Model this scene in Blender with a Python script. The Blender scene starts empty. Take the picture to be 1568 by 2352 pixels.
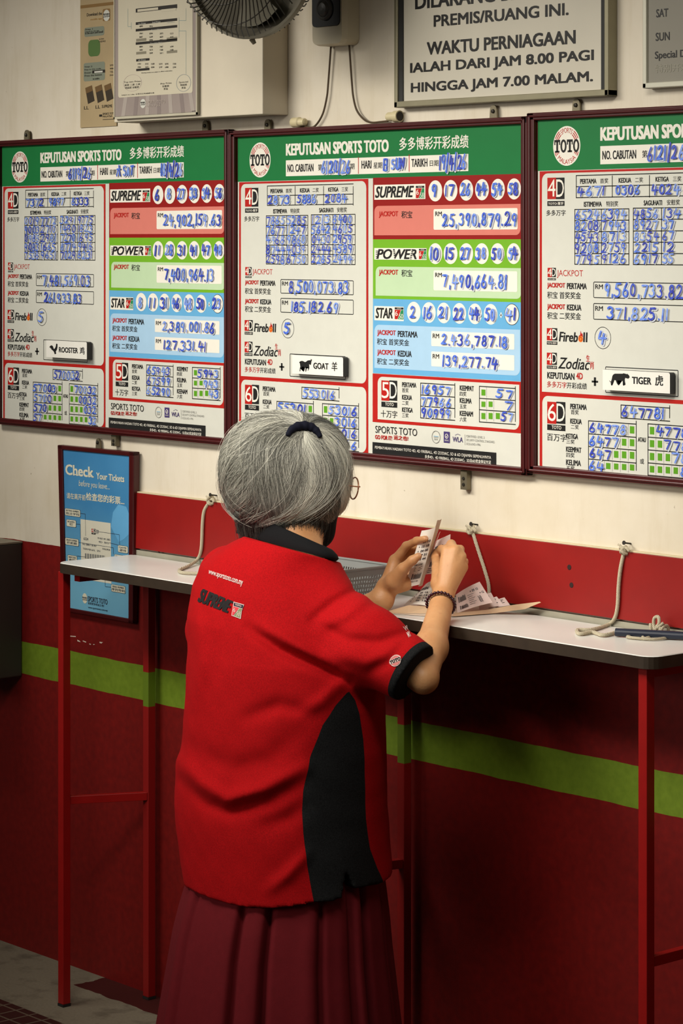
import bpy, bmesh, math, random
import numpy as np
from mathutils import Vector, Matrix
from mathutils.bvhtree import BVHTree

S = bpy.context.scene
COL = S.collection
random.seed(7)
PI = math.pi

# ------------------------------------------------------------------ camera
# level camera with vertical lens shift; the wall is the plane y = 0, x to the right, z up
F_PX = 6050.0
TH = math.atan2(F_PX, 5275.0)
CT, ST = math.cos(TH), math.sin(TH)
CAM_H = 1.70
D0 = F_PX / (1661 / CAM_H * 5275 / 4641)
CX, CY = D0 * ST, -D0 * CT
cam = bpy.data.cameras.new('camera')
cam.sensor_fit = 'VERTICAL'
cam.sensor_height = 36.0
cam.lens = F_PX / 2352 * 36.0
cam.shift_y = (552 - 1176) / 2352
cam.clip_start, cam.clip_end = 0.05, 60
cam_o = bpy.data.objects.new('camera', cam)
COL.objects.link(cam_o)
cam_o.location = (CX, CY, CAM_H)
cam_o.rotation_euler = (PI / 2, 0, TH)
S.camera = cam_o
CAMV = Vector((CX, CY, CAM_H))

# ------------------------------------------------------------------ world, lights, exposure
w = bpy.data.worlds.new('world')
S.world = w
w.use_nodes = True
w.node_tree.nodes['Background'].inputs[0].default_value = (1.0, 0.88, 0.72, 1)
w.node_tree.nodes['Background'].inputs[1].default_value = 0.05


def area(name, loc, target, sx, sy, power, col, spread=180):
    l = bpy.data.lights.new(name, 'AREA')
    l.shape = 'RECTANGLE'
    l.size, l.size_y, l.energy, l.color = sx, sy, power, col
    l.spread = math.radians(spread)
    o = bpy.data.objects.new(name, l)
    COL.objects.link(o)
    o.location = loc
    d = Vector(target) - Vector(loc)
    o.rotation_euler = d.to_track_quat('-Z', 'Y').to_euler()
    return o


# tube fitting over the shop floor, and daylight from the open shop front behind the camera
area('tube_light', (-0.62, -1.85, 2.62), (0.12, -0.05, 1.32), 2.4, 0.3, 13, (1.0, 0.95, 0.85), 62)  # spread narrowed so the wall dims towards its top and bottom
area('hand_fill_light', (1.25, -1.60, 2.64), (0.35, -0.15, 1.20), 1.4, 0.3, 6.0, (1.0, 0.95, 0.85), 60)  # added fill without a known fitting, brightens the hands and tickets
area('shopfront_light', (-0.6, -4.9, 2.2), (0.3, 0, 1.25), 3.2, 1.2, 8, (1.0, 0.94, 0.84), 60)

S.view_settings.view_transform = 'Standard'
S.view_settings.look = 'None'
S.view_settings.exposure = -0.14
S.view_settings.gamma = 1.0
S.view_settings.use_curve_mapping = False


# ------------------------------------------------------------------ pixel -> point helpers
def ray(px, py):
    u = (px - 784) / F_PX
    v = (552 - py) / F_PX
    return (CT * u - ST, ST * u + CT, v)


def at(px, py, Y=0.0):
    r = ray(px, py)
    t = (Y - CY) / r[1]
    return Vector((CX + r[0] * t, Y, CAM_H + r[2] * t))


def atz(px, py, Z):
    r = ray(px, py)
    t = (Z - CAM_H) / r[2]
    return Vector((CX + r[0] * t, CY + r[1] * t, Z))


def project(p):
    dx, dy = p[0] - CX, p[1] - CY
    xc = dx * CT + dy * ST
    d = -dx * ST + dy * CT
    return 784 + F_PX * xc / d, 552 - F_PX * (p[2] - CAM_H) / d


# ------------------------------------------------------------------ materials
def lin(c):
    return tuple(((v / 255) / 12.92 if v / 255 <= 0.04045 else ((v / 255 + 0.055) / 1.055) ** 2.4) for v in c)


MATS = {}


def mat(name, rgb, rough=0.5, var=0.06, scale=25.0, bump=0.0, bscale=200.0, metal=0.0, spec=0.4, coat=0.0):
    if name in MATS:
        return MATS[name]
    m = bpy.data.materials.new(name)
    MATS[name] = m
    m.use_nodes = True
    nt = m.node_tree
    b = nt.nodes['Principled BSDF']
    b.inputs['Roughness'].default_value = rough
    b.inputs['Metallic'].default_value = metal
    b.inputs['Specular IOR Level'].default_value = spec
    b.inputs['Coat Weight'].default_value = coat
    b.inputs['Coat Roughness'].default_value = 0.15
    L = lin(rgb)
    tc = nt.nodes.new('ShaderNodeTexCoord')
    if var > 0:
        n = nt.nodes.new('ShaderNodeTexNoise')
        n.inputs['Scale'].default_value = scale
        n.inputs['Detail'].default_value = 4
        nt.links.new(tc.outputs['Object'], n.inputs['Vector'])
        mx = nt.nodes.new('ShaderNodeMix')
        mx.data_type = 'RGBA'
        mx.inputs[6].default_value = (*[c * (1 - var * 1.6) for c in L], 1)
        mx.inputs[7].default_value = (*[min(1, c * (1 + var * 1.6)) for c in L], 1)
        nt.links.new(n.outputs['Fac'], mx.inputs[0])
        nt.links.new(mx.outputs[2], b.inputs['Base Color'])
    else:
        b.inputs['Base Color'].default_value = (*L, 1)
    if bump > 0:
        n2 = nt.nodes.new('ShaderNodeTexNoise')
        n2.inputs['Scale'].default_value = bscale
        n2.inputs['Detail'].default_value = 3
        nt.links.new(tc.outputs['Object'], n2.inputs['Vector'])
        bp = nt.nodes.new('ShaderNodeBump')
        bp.inputs['Strength'].default_value = bump
        bp.inputs['Distance'].default_value = 0.002
        nt.links.new(n2.outputs['Fac'], bp.inputs['Height'])
        nt.links.new(bp.outputs['Normal'], b.inputs['Normal'])
    return m


def ink(name, rgb):
    return mat('print_' + name, rgb, rough=0.35, var=0.03, scale=40, spec=0.3)


class G:
    """tiny node-graph helper"""

    def __init__(self, name):
        self.m = bpy.data.materials.new(name)
        MATS[name] = self.m
        self.m.use_nodes = True
        self.nt = self.m.node_tree
        self.b = self.nt.nodes['Principled BSDF']

    def n(self, t, **kw):
        x = self.nt.nodes.new(t)
        for k, v in kw.items():
            setattr(x, k, v)
        return x

    def l(self, a, b):
        self.nt.links.new(a, b)

    def val(self, op, a, b=None):
        x = self.n('ShaderNodeMath', operation=op)
        for i, v in enumerate((a, b)):
            if v is None:
                continue
            if isinstance(v, (int, float)):
                x.inputs[i].default_value = v
            else:
                self.l(v, x.inputs[i])
        return x.outputs[0]

    def mix(self, f, a, b):
        x = self.n('ShaderNodeMix', data_type='RGBA')
        for i, v in ((0, f), (6, a), (7, b)):
            if isinstance(v, (int, float)):
                x.inputs[i].default_value = v
            elif isinstance(v, tuple):
                x.inputs[i].default_value = (*v, 1)
            else:
                self.l(v, x.inputs[i])
        return x.outputs[2]

    def noise(self, vec, scale, detail=4, rough=0.55):
        x = self.n('ShaderNodeTexNoise')
        x.inputs['Scale'].default_value = scale
        x.inputs['Detail'].default_value = detail
        x.inputs['Roughness'].default_value = rough
        if vec is not None:
            self.l(vec, x.inputs['Vector'])
        return x.outputs['Fac']

    def ramp(self, f, lo, hi):
        x = self.n('ShaderNodeMapRange')
        x.inputs[1].default_value = lo
        x.inputs[2].default_value = hi
        self.l(f, x.inputs[0])
        return x.outputs[0]


# ------------------------------------------------------------------ mesh building
class MB:
    def __init__(self):
        self.v, self.f, self.mi, self.mats = [], [], [], []

    def _m(self, m):
        if m not in self.mats:
            self.mats.append(m)
        return self.mats.index(m)

    def add(self, vs, fs, m):
        o = len(self.v)
        self.v.extend([tuple(p) for p in vs])
        k = self._m(m)
        for f in fs:
            self.f.append([i + o for i in f])
            self.mi.append(k)

    def box(self, x0, x1, y0, y1, z0, z1, m):
        vs = [(x, y, z) for z in (z0, z1) for y in (y0, y1) for x in (x0, x1)]
        self.add(vs, [(0, 2, 3, 1), (4, 5, 7, 6), (0, 1, 5, 4), (2, 6, 7, 3), (0, 4, 6, 2), (1, 3, 7, 5)], m)

    def hexa(self, p, m):
        """eight points: bottom four then top four, both counter-clockwise"""
        self.add(p, [(3, 2, 1, 0), (4, 5, 6, 7), (0, 1, 5, 4), (1, 2, 6, 5), (2, 3, 7, 6), (3, 0, 4, 7)], m)

    def tube(self, pts, r, m, n=8, caps=True):
        pts = [Vector(p) for p in pts]
        k = len(pts)
        rs = r if isinstance(r, (list, tuple)) else [r] * k
        t0 = (pts[1] - pts[0]).normalized()
        up = Vector((0, 0, 1)) if abs(t0.z) < 0.9 else Vector((1, 0, 0))
        a = t0.cross(up).normalized()
        vs = []
        for i in range(k):
            t = (pts[min(i + 1, k - 1)] - pts[max(i - 1, 0)])
            if t.length < 1e-9:
                t = t0.copy()
            t.normalize()
            a = (a - t * a.dot(t))
            a = a.normalized() if a.length > 1e-6 else t.orthogonal().normalized()
            b = t.cross(a)
            for j in range(n):
                q = 2 * PI * j / n
                vs.append(pts[i] + (a * math.cos(q) + b * math.sin(q)) * rs[i])
        fs = []
        for i in range(k - 1):
            for j in range(n):
                j2 = (j + 1) % n
                fs.append((i * n + j, i * n + j2, (i + 1) * n + j2, (i + 1) * n + j))
        if caps:
            fs.append(tuple(range(n))[::-1])
            fs.append(tuple((k - 1) * n + j for j in range(n)))
        self.add(vs, fs, m)

    def ring(self, c, ax, R, r, m, n=64, k=6):
        c, ax = Vector(c), Vector(ax).normalized()
        a = ax.orthogonal().normalized()
        b = ax.cross(a)
        vs, fs = [], []
        for i in range(n):
            q = 2 * PI * i / n
            d = a * math.cos(q) + b * math.sin(q)
            for j in range(k):
                p = 2 * PI * j / k
                vs.append(c + d * (R + r * math.cos(p)) + ax * r * math.sin(p))
        for i in range(n):
            for j in range(k):
                i2, j2 = (i + 1) % n, (j + 1) % k
                fs.append((i * k + j, i2 * k + j, i2 * k + j2, i * k + j2))
        self.add(vs, fs, m)

    def lathe(self, c, ax, prof, m, n=32):
        """prof: (distance along axis, radius)"""
        c, ax = Vector(c), Vector(ax).normalized()
        a = ax.orthogonal().normalized()
        b = ax.cross(a)
        vs, fs = [], []
        for (h, r) in prof:
            for i in range(n):
                q = 2 * PI * i / n
                vs.append(c + ax * h + (a * math.cos(q) + b * math.sin(q)) * r)
        for k in range(len(prof) - 1):
            for i in range(n):
                i2 = (i + 1) % n
                fs.append((k * n + i, k * n + i2, (k + 1) * n + i2, (k + 1) * n + i))
        fs.append(tuple(range(n))[::-1])
        fs.append(tuple((len(prof) - 1) * n + i for i in range(n)))
        self.add(vs, fs, m)

    def build(self, name, parent=None, smooth=False, bevel=0.0, mods=None):
        org = world_of(parent) if parent else Vector((0, 0, 0))
        me = bpy.data.meshes.new(name)
        me.from_pydata([(p[0] - org.x, p[1] - org.y, p[2] - org.z) for p in self.v], [], self.f)
        for m in self.mats:
            me.materials.append(m)
        me.polygons.foreach_set('material_index', self.mi)
        if smooth:
            me.polygons.foreach_set('use_smooth', [True] * len(me.polygons))
        me.update()
        o = bpy.data.objects.new(name, me)
        COL.objects.link(o)
        if parent:
            o.parent = parent
        if bevel > 0:
            bv = o.modifiers.new('bevel', 'BEVEL')
            bv.width, bv.segments, bv.limit_method = bevel, 2, 'ANGLE'
        return o


def world_of(o):
    p = Vector((0, 0, 0))
    while o is not None:
        p += o.location
        o = o.parent
    return p


def tag(o, label, cat, group=None):
    o['label'], o['category'] = label, cat
    if group:
        o['group'] = group
    return o


def thing(name, label, cat, loc, group=None):
    o = bpy.data.objects.new(name, None)
    o.empty_display_size = 0.05
    COL.objects.link(o)
    o.location = loc
    return tag(o, label, cat, group)


def struct(o):
    o['kind'] = 'structure'
    return o


# ------------------------------------------------------------------ flat printing on a vertical sheet
TXT = {}


def text_shape(s, off=0.0):
    key = (s, off)
    if key in TXT:
        return TXT[key]
    cu = bpy.data.curves.new('lettering', 'FONT')
    cu.body = s
    cu.resolution_u = 3
    cu.offset = off
    o = bpy.data.objects.new('lettering', cu)
    COL.objects.link(o)
    dg = bpy.context.evaluated_depsgraph_get()
    dg.update()
    me = bpy.data.meshes.new_from_object(o.evaluated_get(dg))
    vs = np.empty(len(me.vertices) * 3)
    me.vertices.foreach_get('co', vs)
    vs = vs.reshape(-1, 3)[:, :2]
    fs = [list(p.vertices) for p in me.polygons]
    lo, hi = vs.min(0), vs.max(0)
    vs = (vs - lo) / np.maximum(hi - lo, 1e-6)
    bpy.data.meshes.remove(me)
    bpy.data.objects.remove(o)
    bpy.data.curves.remove(cu)
    TXT[key] = (vs, fs)
    return TXT[key]


class Sheet:
    """printing on a vertical plane y = Y; coordinates come as pixels of a crop (origin, scale) that lie on that plane"""
    EPS = 0.00022

    def __init__(self, Y, dx=0.0, dz=0.0):
        self.mb, self.Y, self.dx, self.dz = MB(), Y, dx, dz
        self.crop((0, 0), 1)
        self.odx = self.odz = 0.0

    def crop(self, org, sc, odx=0.0, odz=0.0):
        self.org, self.sc, self.odx, self.odz = org, sc, odx, odz

    def P(self, x, y):
        p = at(self.org[0] + x / self.sc, self.org[1] + y / self.sc, self.Y)
        return p.x + self.dx - self.odx, p.z + self.dz - self.odz

    def poly(self, pts, layer, m):
        self.mb.add([(x, self.Y - layer * self.EPS, z) for x, z in pts], [tuple(range(len(pts)))], m)

    def box4(self, xl, xr, yt, yb):
        x0, z1 = self.P(xl, yt)
        _, z0 = self.P(xl, yb)
        x1, _ = self.P(xr, yt)
        return x0, x1, z0, z1

    def rect(self, xl, xr, yt, yb, layer, m, rad=0.0, corners=(1, 1, 1, 1)):
        x0, x1, z0, z1 = self.box4(xl, xr, yt, yb)
        self.poly(rr(x0, x1, z0, z1, rad, corners), layer, m)

    def outline(self, xl, xr, yt, yb, layer, m, t=0.0016, rad=0.0):
        x0, x1, z0, z1 = self.box4(xl, xr, yt, yb)
        a = rr(x0, x1, z0, z1, rad)
        b = rr(x0 + t, x1 - t, z0 + t, z1 - t, max(0, rad - t))
        n = len(a)
        vs = [(x, self.Y - layer * self.EPS, z) for x, z in a + b]
        self.mb.add(vs, [(i, (i + 1) % n, n + (i + 1) % n, n + i) for i in range(n)], m)

    def line(self, x0, y0, x1, y1, t, layer, m):
        a, b = Vector(self.P(x0, y0)), Vector(self.P(x1, y1))
        d = (b - a).normalized()
        q = Vector((-d.y, d.x)) * t / 2
        self.poly([a - q, b - q, b + q, a + q], layer, m)

    def disc(self, x, y, rx, ry, layer, m, hole=0.0, n=32):
        x0, z0 = self.P(x, y)
        ax = (self.P(x + rx, y)[0] - self.P(x - rx, y)[0]) / 2
        az = (self.P(x, y - ry)[1] - self.P(x, y + ry)[1]) / 2
        e = [(math.cos(2 * PI * i / n), math.sin(2 * PI * i / n)) for i in range(n)]
        if hole <= 0:
            self.poly([(x0 + c * ax, z0 + s * az) for c, s in e], layer, m)
        else:
            h = 1 - hole
            vs = [(x0 + c * ax, self.Y - layer * self.EPS, z0 + s * az) for c, s in e] + \
                 [(x0 + c * ax * h, self.Y - layer * self.EPS, z0 + s * az * h) for c, s in e]
            self.mb.add(vs, [(i, (i + 1) % n, n + (i + 1) % n, n + i) for i in range(n)], m)

    def text(self, s, xl, xr, yt, yb, layer, m, off=0.0, shear=0.0, warp=None):
        x0, x1, z0, z1 = self.box4(xl, xr, yt, yb)
        vs, fs = text_shape(s, .0)
        if warp:
            self.mb.add([(x, self.Y - layer * self.EPS, z) for x, z in (warp(a, b) for a, b in vs)], fs, m)
            return
        # bold strokes: the glyphs are laid down again a little to either side
        e = max(0.0, off) * (z1 - z0) * 0.8 if ord(s[0]) < 0x2000 else (.012 + .5 * off) * (z1 - z0)
        g = e * .55
        for k, (ex, ez) in enumerate(((-e, -g), (0, g), (e, -g), (-e, g), (e, g)) if e > 0 else ((0, 0),)):
            q = [(x0 + e + (a + shear * (b - 0.5)) * (x1 - x0 - 2 * e) + ex, z0 + g + b * (z1 - z0 - 2 * g) + ez) for a, b in vs]
            self.mb.add([(x, self.Y - layer * self.EPS - k * .00003, z) for x, z in q], fs, m)

    def shape(self, pts, xl, xr, yt, yb, layer, m):
        """a traced outline given in the crop's own pixels"""
        q = [self.P(x, y) for x, y in pts]
        bm = bmesh.new()
        f = bm.faces.new([bm.verts.new((x, self.Y - layer * self.EPS, z)) for x, z in q])
        bmesh.ops.triangulate(bm, faces=[f])
        bm.verts.index_update()
        self.mb.add([v.co[:] for v in bm.verts], [[v.index for v in f.verts] for f in bm.faces], m)
        bm.free()


def rr(x0, x1, z0, z1, rad, corners=(1, 1, 1, 1)):
    """rounded rectangle, corners: bottom-left, bottom-right, top-right, top-left"""
    if rad <= 0:
        return [(x0, z0), (x1, z0), (x1, z1), (x0, z1)]
    out = []
    for k, (cx, cz, a0) in enumerate(((x0, z0, PI), (x1, z0, 1.5 * PI), (x1, z1, 0), (x0, z1, 0.5 * PI))):
        if not corners[k]:
            out.append((cx, cz))
            continue
        sx = 1 if cx == x0 else -1
        sz = 1 if cz == z0 else -1
        for i in range(6):
            q = a0 + 0.5 * PI * i / 5
            out.append((cx + sx * rad + rad * math.cos(q), cz + sz * rad + rad * math.sin(q)))
    return out


# marker-pen strokes: every character as polylines in a 0..1 box
def arc(cx, cy, rx, ry, a0, a1, n=12):
    return [(cx + rx * math.cos(math.radians(a0 + (a1 - a0) * i / n)), cy + ry * math.sin(math.radians(a0 + (a1 - a0) * i / n))) for i in range(n + 1)]


PEN = {
    '0': [arc(.5, .5, .36, .48, 100, 460, 18)],
    '1': [[(.55, 1), (.42, 0)]],
    '2': [arc(.45, .72, .34, .27, 165, -30, 10) + [(.5, .3), (.08, .03)], [(.08, .03), (.92, .06)]],
    '3': [arc(.42, .75, .36, .24, 150, -80, 10) + arc(.42, .27, .42, .26, 80, -150, 10)],
    '4': [[(.28, 1), (.06, .40), (.98, .44)], [(.74, .80), (.60, -.04)]],
    '5': [[(.9, .97), (.3, .95), (.2, .58)] + arc(.4, .3, .4, .3, 110, -140, 10)],
    '6': [[(.62, 1), (.32, .65)] + arc(.46, .25, .34, .25, 165, -200, 16)],
    '7': [[(.05, .92), (.9, .95), (.45, 0)]],
    '8': [arc(.5, .74, .28, .24, 60, 290, 9) + arc(.5, .25, .34, .25, 70, -250, 16) + arc(.5, .74, .28, .24, -80, 60, 7)],
    '9': [arc(.48, .7, .32, .27, 20, 360, 14) + [(.8, .75), (.6, 0)]],
    '/': [[(.8, 1.15), (.2, -.12)]],
    ',': [[(.5, .12), (.4, -.12)]],
    '.': [[(.45, .08), (.5, .04)]],
    'S': [arc(.5, .74, .36, .24, 30, 250, 9) + arc(.46, .26, .38, .26, 70, -140, 9)],
    'A': [[(.1, 0), (.5, 1), (.85, 0)], [(.25, .38), (.75, .4)]],
    'T': [[(.05, .95), (.95, .98)], [(.5, .96), (.42, 0)]],
    'U': [[(.12, 1), (.12, .3)] + arc(.48, .28, .36, .27, 180, 360, 8) + [(.86, 1)]],
    'N': [[(.08, 0), (.15, 1), (.8, 0), (.9, 1)]],
    '日': [[(.15, .95), (.12, .02), (.85, .02), (.88, .97), (.15, .95)], [(.15, .5), (.85, .5)]],
    '六': [[(.5, 1), (.55, .82)], [(.05, .65), (.95, .68)], [(.35, .5), (.1, .05)], [(.62, .5), (.92, .05)]],
    ' ': [],
}
PENW = {'1': .5, ',': .45, '.': .45, '/': .55, ' ': .5}


class Pen:
    def __init__(self, sheet):
        self.s = sheet
        self.k = 0

    def ribbon(self, pts, wdt, layer, m):
        s = self.s
        y = s.Y - layer * s.EPS - 0.0005 * (self.k % 3)
        dy = 0.00002
        n = len(pts)
        vs, fs = [], []
        for i in range(n):
            a = Vector(pts[max(i - 1, 0)])
            b = Vector(pts[min(i + 1, n - 1)])
            d = (b - a)
            d = d.normalized() if d.length > 1e-9 else Vector((1, 0))
            q = Vector((-d.y, d.x)) * wdt / 2
            p = Vector(pts[i])
            vs += [(p.x + q.x, y - i * dy, p.y + q.y), (p.x - q.x, y - i * dy, p.y - q.y)]
        for i in range(n - 1):
            fs.append((2 * i, 2 * i + 1, 2 * i + 3, 2 * i + 2))
        s.mb.add(vs, fs, m)
        for e, ye in ((pts[0], y + dy), (pts[-1], y - n * dy)):
            s.mb.add([(e[0] + wdt / 2 * math.cos(j * PI / 4), ye, e[1] + wdt / 2 * math.sin(j * PI / 4)) for j in range(8)], [tuple(range(8))], m)

    def write(self, txt, xl, xr, yt, yb, wdt=0.0046, layer=14, ghost=True):
        x0, x1, z0, z1 = self.s.box4(xl, xr, yt, yb)
        tot = sum(PENW.get(c, 1) for c in txt)
        ux = (x1 - x0) / tot
        x = x0
        for c in txt:
            cw = PENW.get(c, 1) * ux
            jx, jz = random.uniform(-.06, .06), random.uniform(-.05, .05)
            sl = random.uniform(.02, .14)
            sc = random.uniform(.9, 1.06)
            m = INKS[min(2, int(random.random() ** 1.3 * 3))]
            for st in PEN.get(c, []):
                pts = []
                for i in range(len(st) - 1):
                    (ax, ay), (bx, by) = st[i], st[i + 1]
                    k = 3 if len(st) < 6 else 1
                    pts += [(ax + (bx - ax) * j / k, ay + (by - ay) * j / k) for j in range(k)]
                pts.append(st[-1])
                g = .84 if c not in ',.' else .5
                q = [(x + cw * (.5 + (px - .5) * g * sc + sl * (py - .5) + jx), z0 + (z1 - z0) * (.5 + (py - .5) * .92 * sc + jz)) for px, py in pts]
                self.k += 1
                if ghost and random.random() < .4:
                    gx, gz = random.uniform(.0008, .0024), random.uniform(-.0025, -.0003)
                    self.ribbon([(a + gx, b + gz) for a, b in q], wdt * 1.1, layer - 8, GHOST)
                self.ribbon(q, wdt * random.uniform(.60, .78), layer, m)
            x += cw


def marker(name, c1, c2):
    g = G(name)
    tc = g.n('ShaderNodeTexCoord')
    f = g.noise(tc.outputs['Object'], 140, 3)
    g.l(g.mix(g.ramp(f, .35, .68), lin(c1), lin(c2)), g.b.inputs['Base Color'])
    g.b.inputs['Roughness'].default_value = .4
    return g.m


INKS = [marker('marker_ink', (48, 76, 194), (96, 136, 226)), marker('marker_ink_dark', (42, 48, 162), (66, 96, 206)), marker('marker_ink_worn', (78, 112, 214), (136, 166, 230))]
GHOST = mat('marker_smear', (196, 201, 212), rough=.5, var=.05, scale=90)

# ================================================================== the room
def wall_material():
    g = G('painted_wall')
    tc = g.n('ShaderNodeTexCoord')
    P = tc.outputs['Object']
    sep = g.n('ShaderNodeSeparateXYZ')
    g.l(P, sep.inputs[0])
    wob = g.val('MULTIPLY', g.val('SUBTRACT', g.noise(P, 9, 3), .5), .007)
    z = g.val('ADD', sep.outputs[2], wob)
    grime = g.ramp(g.noise(P, 2.2, 6, .65), .42, .75)
    fine = g.noise(P, 60, 4)
    mp = g.n('ShaderNodeMapping')
    mp.inputs['Scale'].default_value = (9, 9, 1.2)
    g.l(P, mp.inputs[0])
    streak = g.ramp(g.noise(mp.outputs[0], 1.6, 5, .7), .5, .8)
    white = g.mix(g.val('MULTIPLY', grime, .55), lin((214, 205, 188)), lin((190, 176, 146)))
    white = g.mix(g.val('MULTIPLY', streak, .35), white, lin((172, 154, 118)))
    spots = g.ramp(g.noise(P, 75, 2, .5), .73, .80)
    white = g.mix(g.val('MULTIPLY', spots, .6), white, lin((110, 92, 66)))
    red = g.mix(g.ramp(fine, .3, .7), lin((106, 12, 10)), lin((126, 17, 13)))
    red = g.mix(g.val('MULTIPLY', grime, .4), red, lin((100, 16, 14)))
    green = g.mix(g.ramp(fine, .3, .7), lin((102, 126, 28)), lin((116, 140, 36)))
    isred = g.val('LESS_THAN', z, .978)
    isgr = g.val('MULTIPLY', g.val('LESS_THAN', z, .737), g.val('GREATER_THAN', z, .659))
    c = g.mix(isred, white, red)
    c = g.mix(isgr, c, green)
    g.l(c, g.b.inputs['Base Color'])
    g.l(g.mix(isred, (.75, .75, .75), (.55, .55, .55)), g.b.inputs['Roughness'])
    g.b.inputs['Specular IOR Level'].default_value = .3
    bp = g.n('ShaderNodeBump')
    bp.inputs['Strength'].default_value = .12
    bp.inputs['Distance'].default_value = .003
    g.l(g.noise(P, 35, 5), bp.inputs['Height'])
    g.l(bp.outputs[0], g.b.inputs['Normal'])
    return g.m


mb = MB()
mb.box(-3.2, 3.2, 0, .12, 0, 2.9, wall_material())
SCUFF = mat('paint_scuff', (214, 196, 180), .8)     # flaked paint under the poster
for q in (((159, 1460), (174, 1461), (174, 1463), (159, 1462)), ((177, 1469), (183, 1472), (185, 1475), (178, 1473)), ((190, 1471), (198, 1474), (197, 1476), (190, 1473)),
          ((205, 1478), (209, 1479), (208, 1481), (205, 1480)), ((228, 1474), (236, 1475), (233, 1478), (229, 1477)), ((214, 1479), (218, 1480), (216, 1481), (214, 1481))):
    mb.add([at(x, y, -.0004) for x, y in q], [(3, 2, 1, 0)], SCUFF)
struct(mb.build('wall_back'))


def floor_material():
    g = G('terrazzo_floor')
    tc = g.n('ShaderNodeTexCoord')
    P = tc.outputs['Object']
    sep = g.n('ShaderNodeSeparateXYZ')
    g.l(P, sep.inputs[0])
    blot = g.ramp(g.noise(P, 16, 3), .52, .68)
    fine = g.noise(P, 160, 3)
    grey = g.mix(fine, lin((118, 112, 96)), lin((150, 144, 124)))
    grey = g.mix(g.val('MULTIPLY', blot, .55), grey, lin((78, 74, 62)))
    # dark tiled strip in front
    br = g.n('ShaderNodeTexBrick')
    br.inputs['Scale'].default_value = 1.0
    br.inputs['Brick Width'].default_value = .05
    br.inputs['Row Height'].default_value = .05
    br.inputs['Mortar Size'].default_value = .0025
    br.offset = 0
    br.inputs['Color1'].default_value = (*lin((58, 26, 22)), 1)
    br.inputs['Color2'].default_value = (*lin((66, 30, 26)), 1)
    br.inputs['Mortar'].default_value = (*lin((112, 100, 84)), 1)
    g.l(P, br.inputs['Vector'])
    tiled = g.val('LESS_THAN', sep.outputs[1], -.278)
    mar = g.mix(fine, lin((60, 18, 16)), lin((76, 24, 20)))
    edge = g.val('ADD', sep.outputs[0], g.val('MULTIPLY', g.val('SUBTRACT', g.noise(P, 12, 4), .5), .05))
    # dark maroon area with a ragged edge on the floor by the wall
    skirt = g.val('MULTIPLY', g.val('GREATER_THAN', g.val('ADD', sep.outputs[1], g.val('MULTIPLY', g.val('SUBTRACT', g.noise(P, 20, 4), .5), .02)), -.088), g.val('GREATER_THAN', edge, -.83))
    c = g.mix(skirt, grey, mar)
    c = g.mix(tiled, c, br.outputs['Color'])
    g.l(c, g.b.inputs['Base Color'])
    g.b.inputs['Roughness'].default_value = .55
    return g.m


mb = MB()
mb.box(-3.2, 3.2, -6.0, 0.12, -.1, 0, floor_material())
struct(mb.build('floor'))
mb = MB()
mb.box(-3.2, 3.2, -6.0, .12, 2.9, 3.0, mat('ceiling_paint', (196, 186, 164), .8))
struct(mb.build('ceiling'))

# red painted board along the wall behind the counter
RED_BOARD = mat('red_board_paint', (134, 14, 11), .45, var=.10, scale=14, bump=.08, bscale=90)
CREAM = mat('raw_cream_edge', (196, 182, 150), .7)
mb = MB()
mb.box(-.716, 1.6, -.012, 0, 1.003, 1.1285, RED_BOARD)
mb.box(-.716, 1.6, -.011, 0, 1.1285, 1.1315, CREAM)
hole = mat('screw_hole', (40, 14, 12), .8)
for px, py in ((1307, 1303), (1312, 1344)):
    p = at(px, py, -.012)
    mb.lathe((p.x, -.0118, p.z), (0, -1, 0), [(0, .0055), (.0012, .0048), (.0013, .001)], hole, 12)
struct(mb.build('trim_1', bevel=.001))
mb = MB()
mb.box(-.70, 1.6, -.010, 0, .9835, .999, mat('grey_trim', (150, 146, 130), .6, var=.15, scale=20))
p = at(365, 1266, -.01)
mb.lathe((p.x, -.0098, p.z), (0, -1, 0), [(0, .004), (.001, .003)], hole, 12)
struct(mb.build('trim_2'))

# plastered casing that stands out from the wall, upper left
WHITE_P = mat('casing_plaster', (208, 198, 178), .75, var=.10, scale=7, bump=.15, bscale=50)
bx0, bx1, bz = at(262, 279, -.07).x, at(603, 262, -.07).x, at(603, 262, -.07).z
mb = MB()
mb.box(bx0, bx1, -.07, 0, bz, 2.9, WHITE_P)
struct(mb.build('trim_3', bevel=.002))

# ================================================================== results boards
ORG2 = -0.3266
SY = -.012            # plane of the printed sheets
PITCH = 0.9077
c3 = ((530, 290), 4.238)
c4 = ((530, 680), 4.238)
c5 = ((840, 390), 3.92)
c6 = ((840, 700), 3.92)
c8 = ((1200, 680), 4.261)
B3 = (PITCH, .0050)

paper = ink('paper_white', (203, 203, 193))
black = ink('black', (34, 34, 34))
white = ink('white', (226, 222, 210))
red = ink('red', (172, 32, 27))
dred = ink('deep_red', (138, 24, 22))
green = ink('header_green', (26, 112, 58))
lime = ink('lime', (110, 168, 40))
llime = ink('pale_lime', (182, 206, 168))
blue = ink('sky_blue', (98, 164, 208))
lblue = ink('pale_blue', (160, 194, 220))
salmon = ink('salmon', (204, 118, 106))
dgreen = ink('square_green', (88, 150, 34))
bgreen = ink('badge_green', (40, 130, 80))
orange = ink('orange', (226, 120, 40))
purple = ink('purple', (70, 58, 110))
grey = ink('grey', (128, 128, 124))
BO = .035


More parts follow.
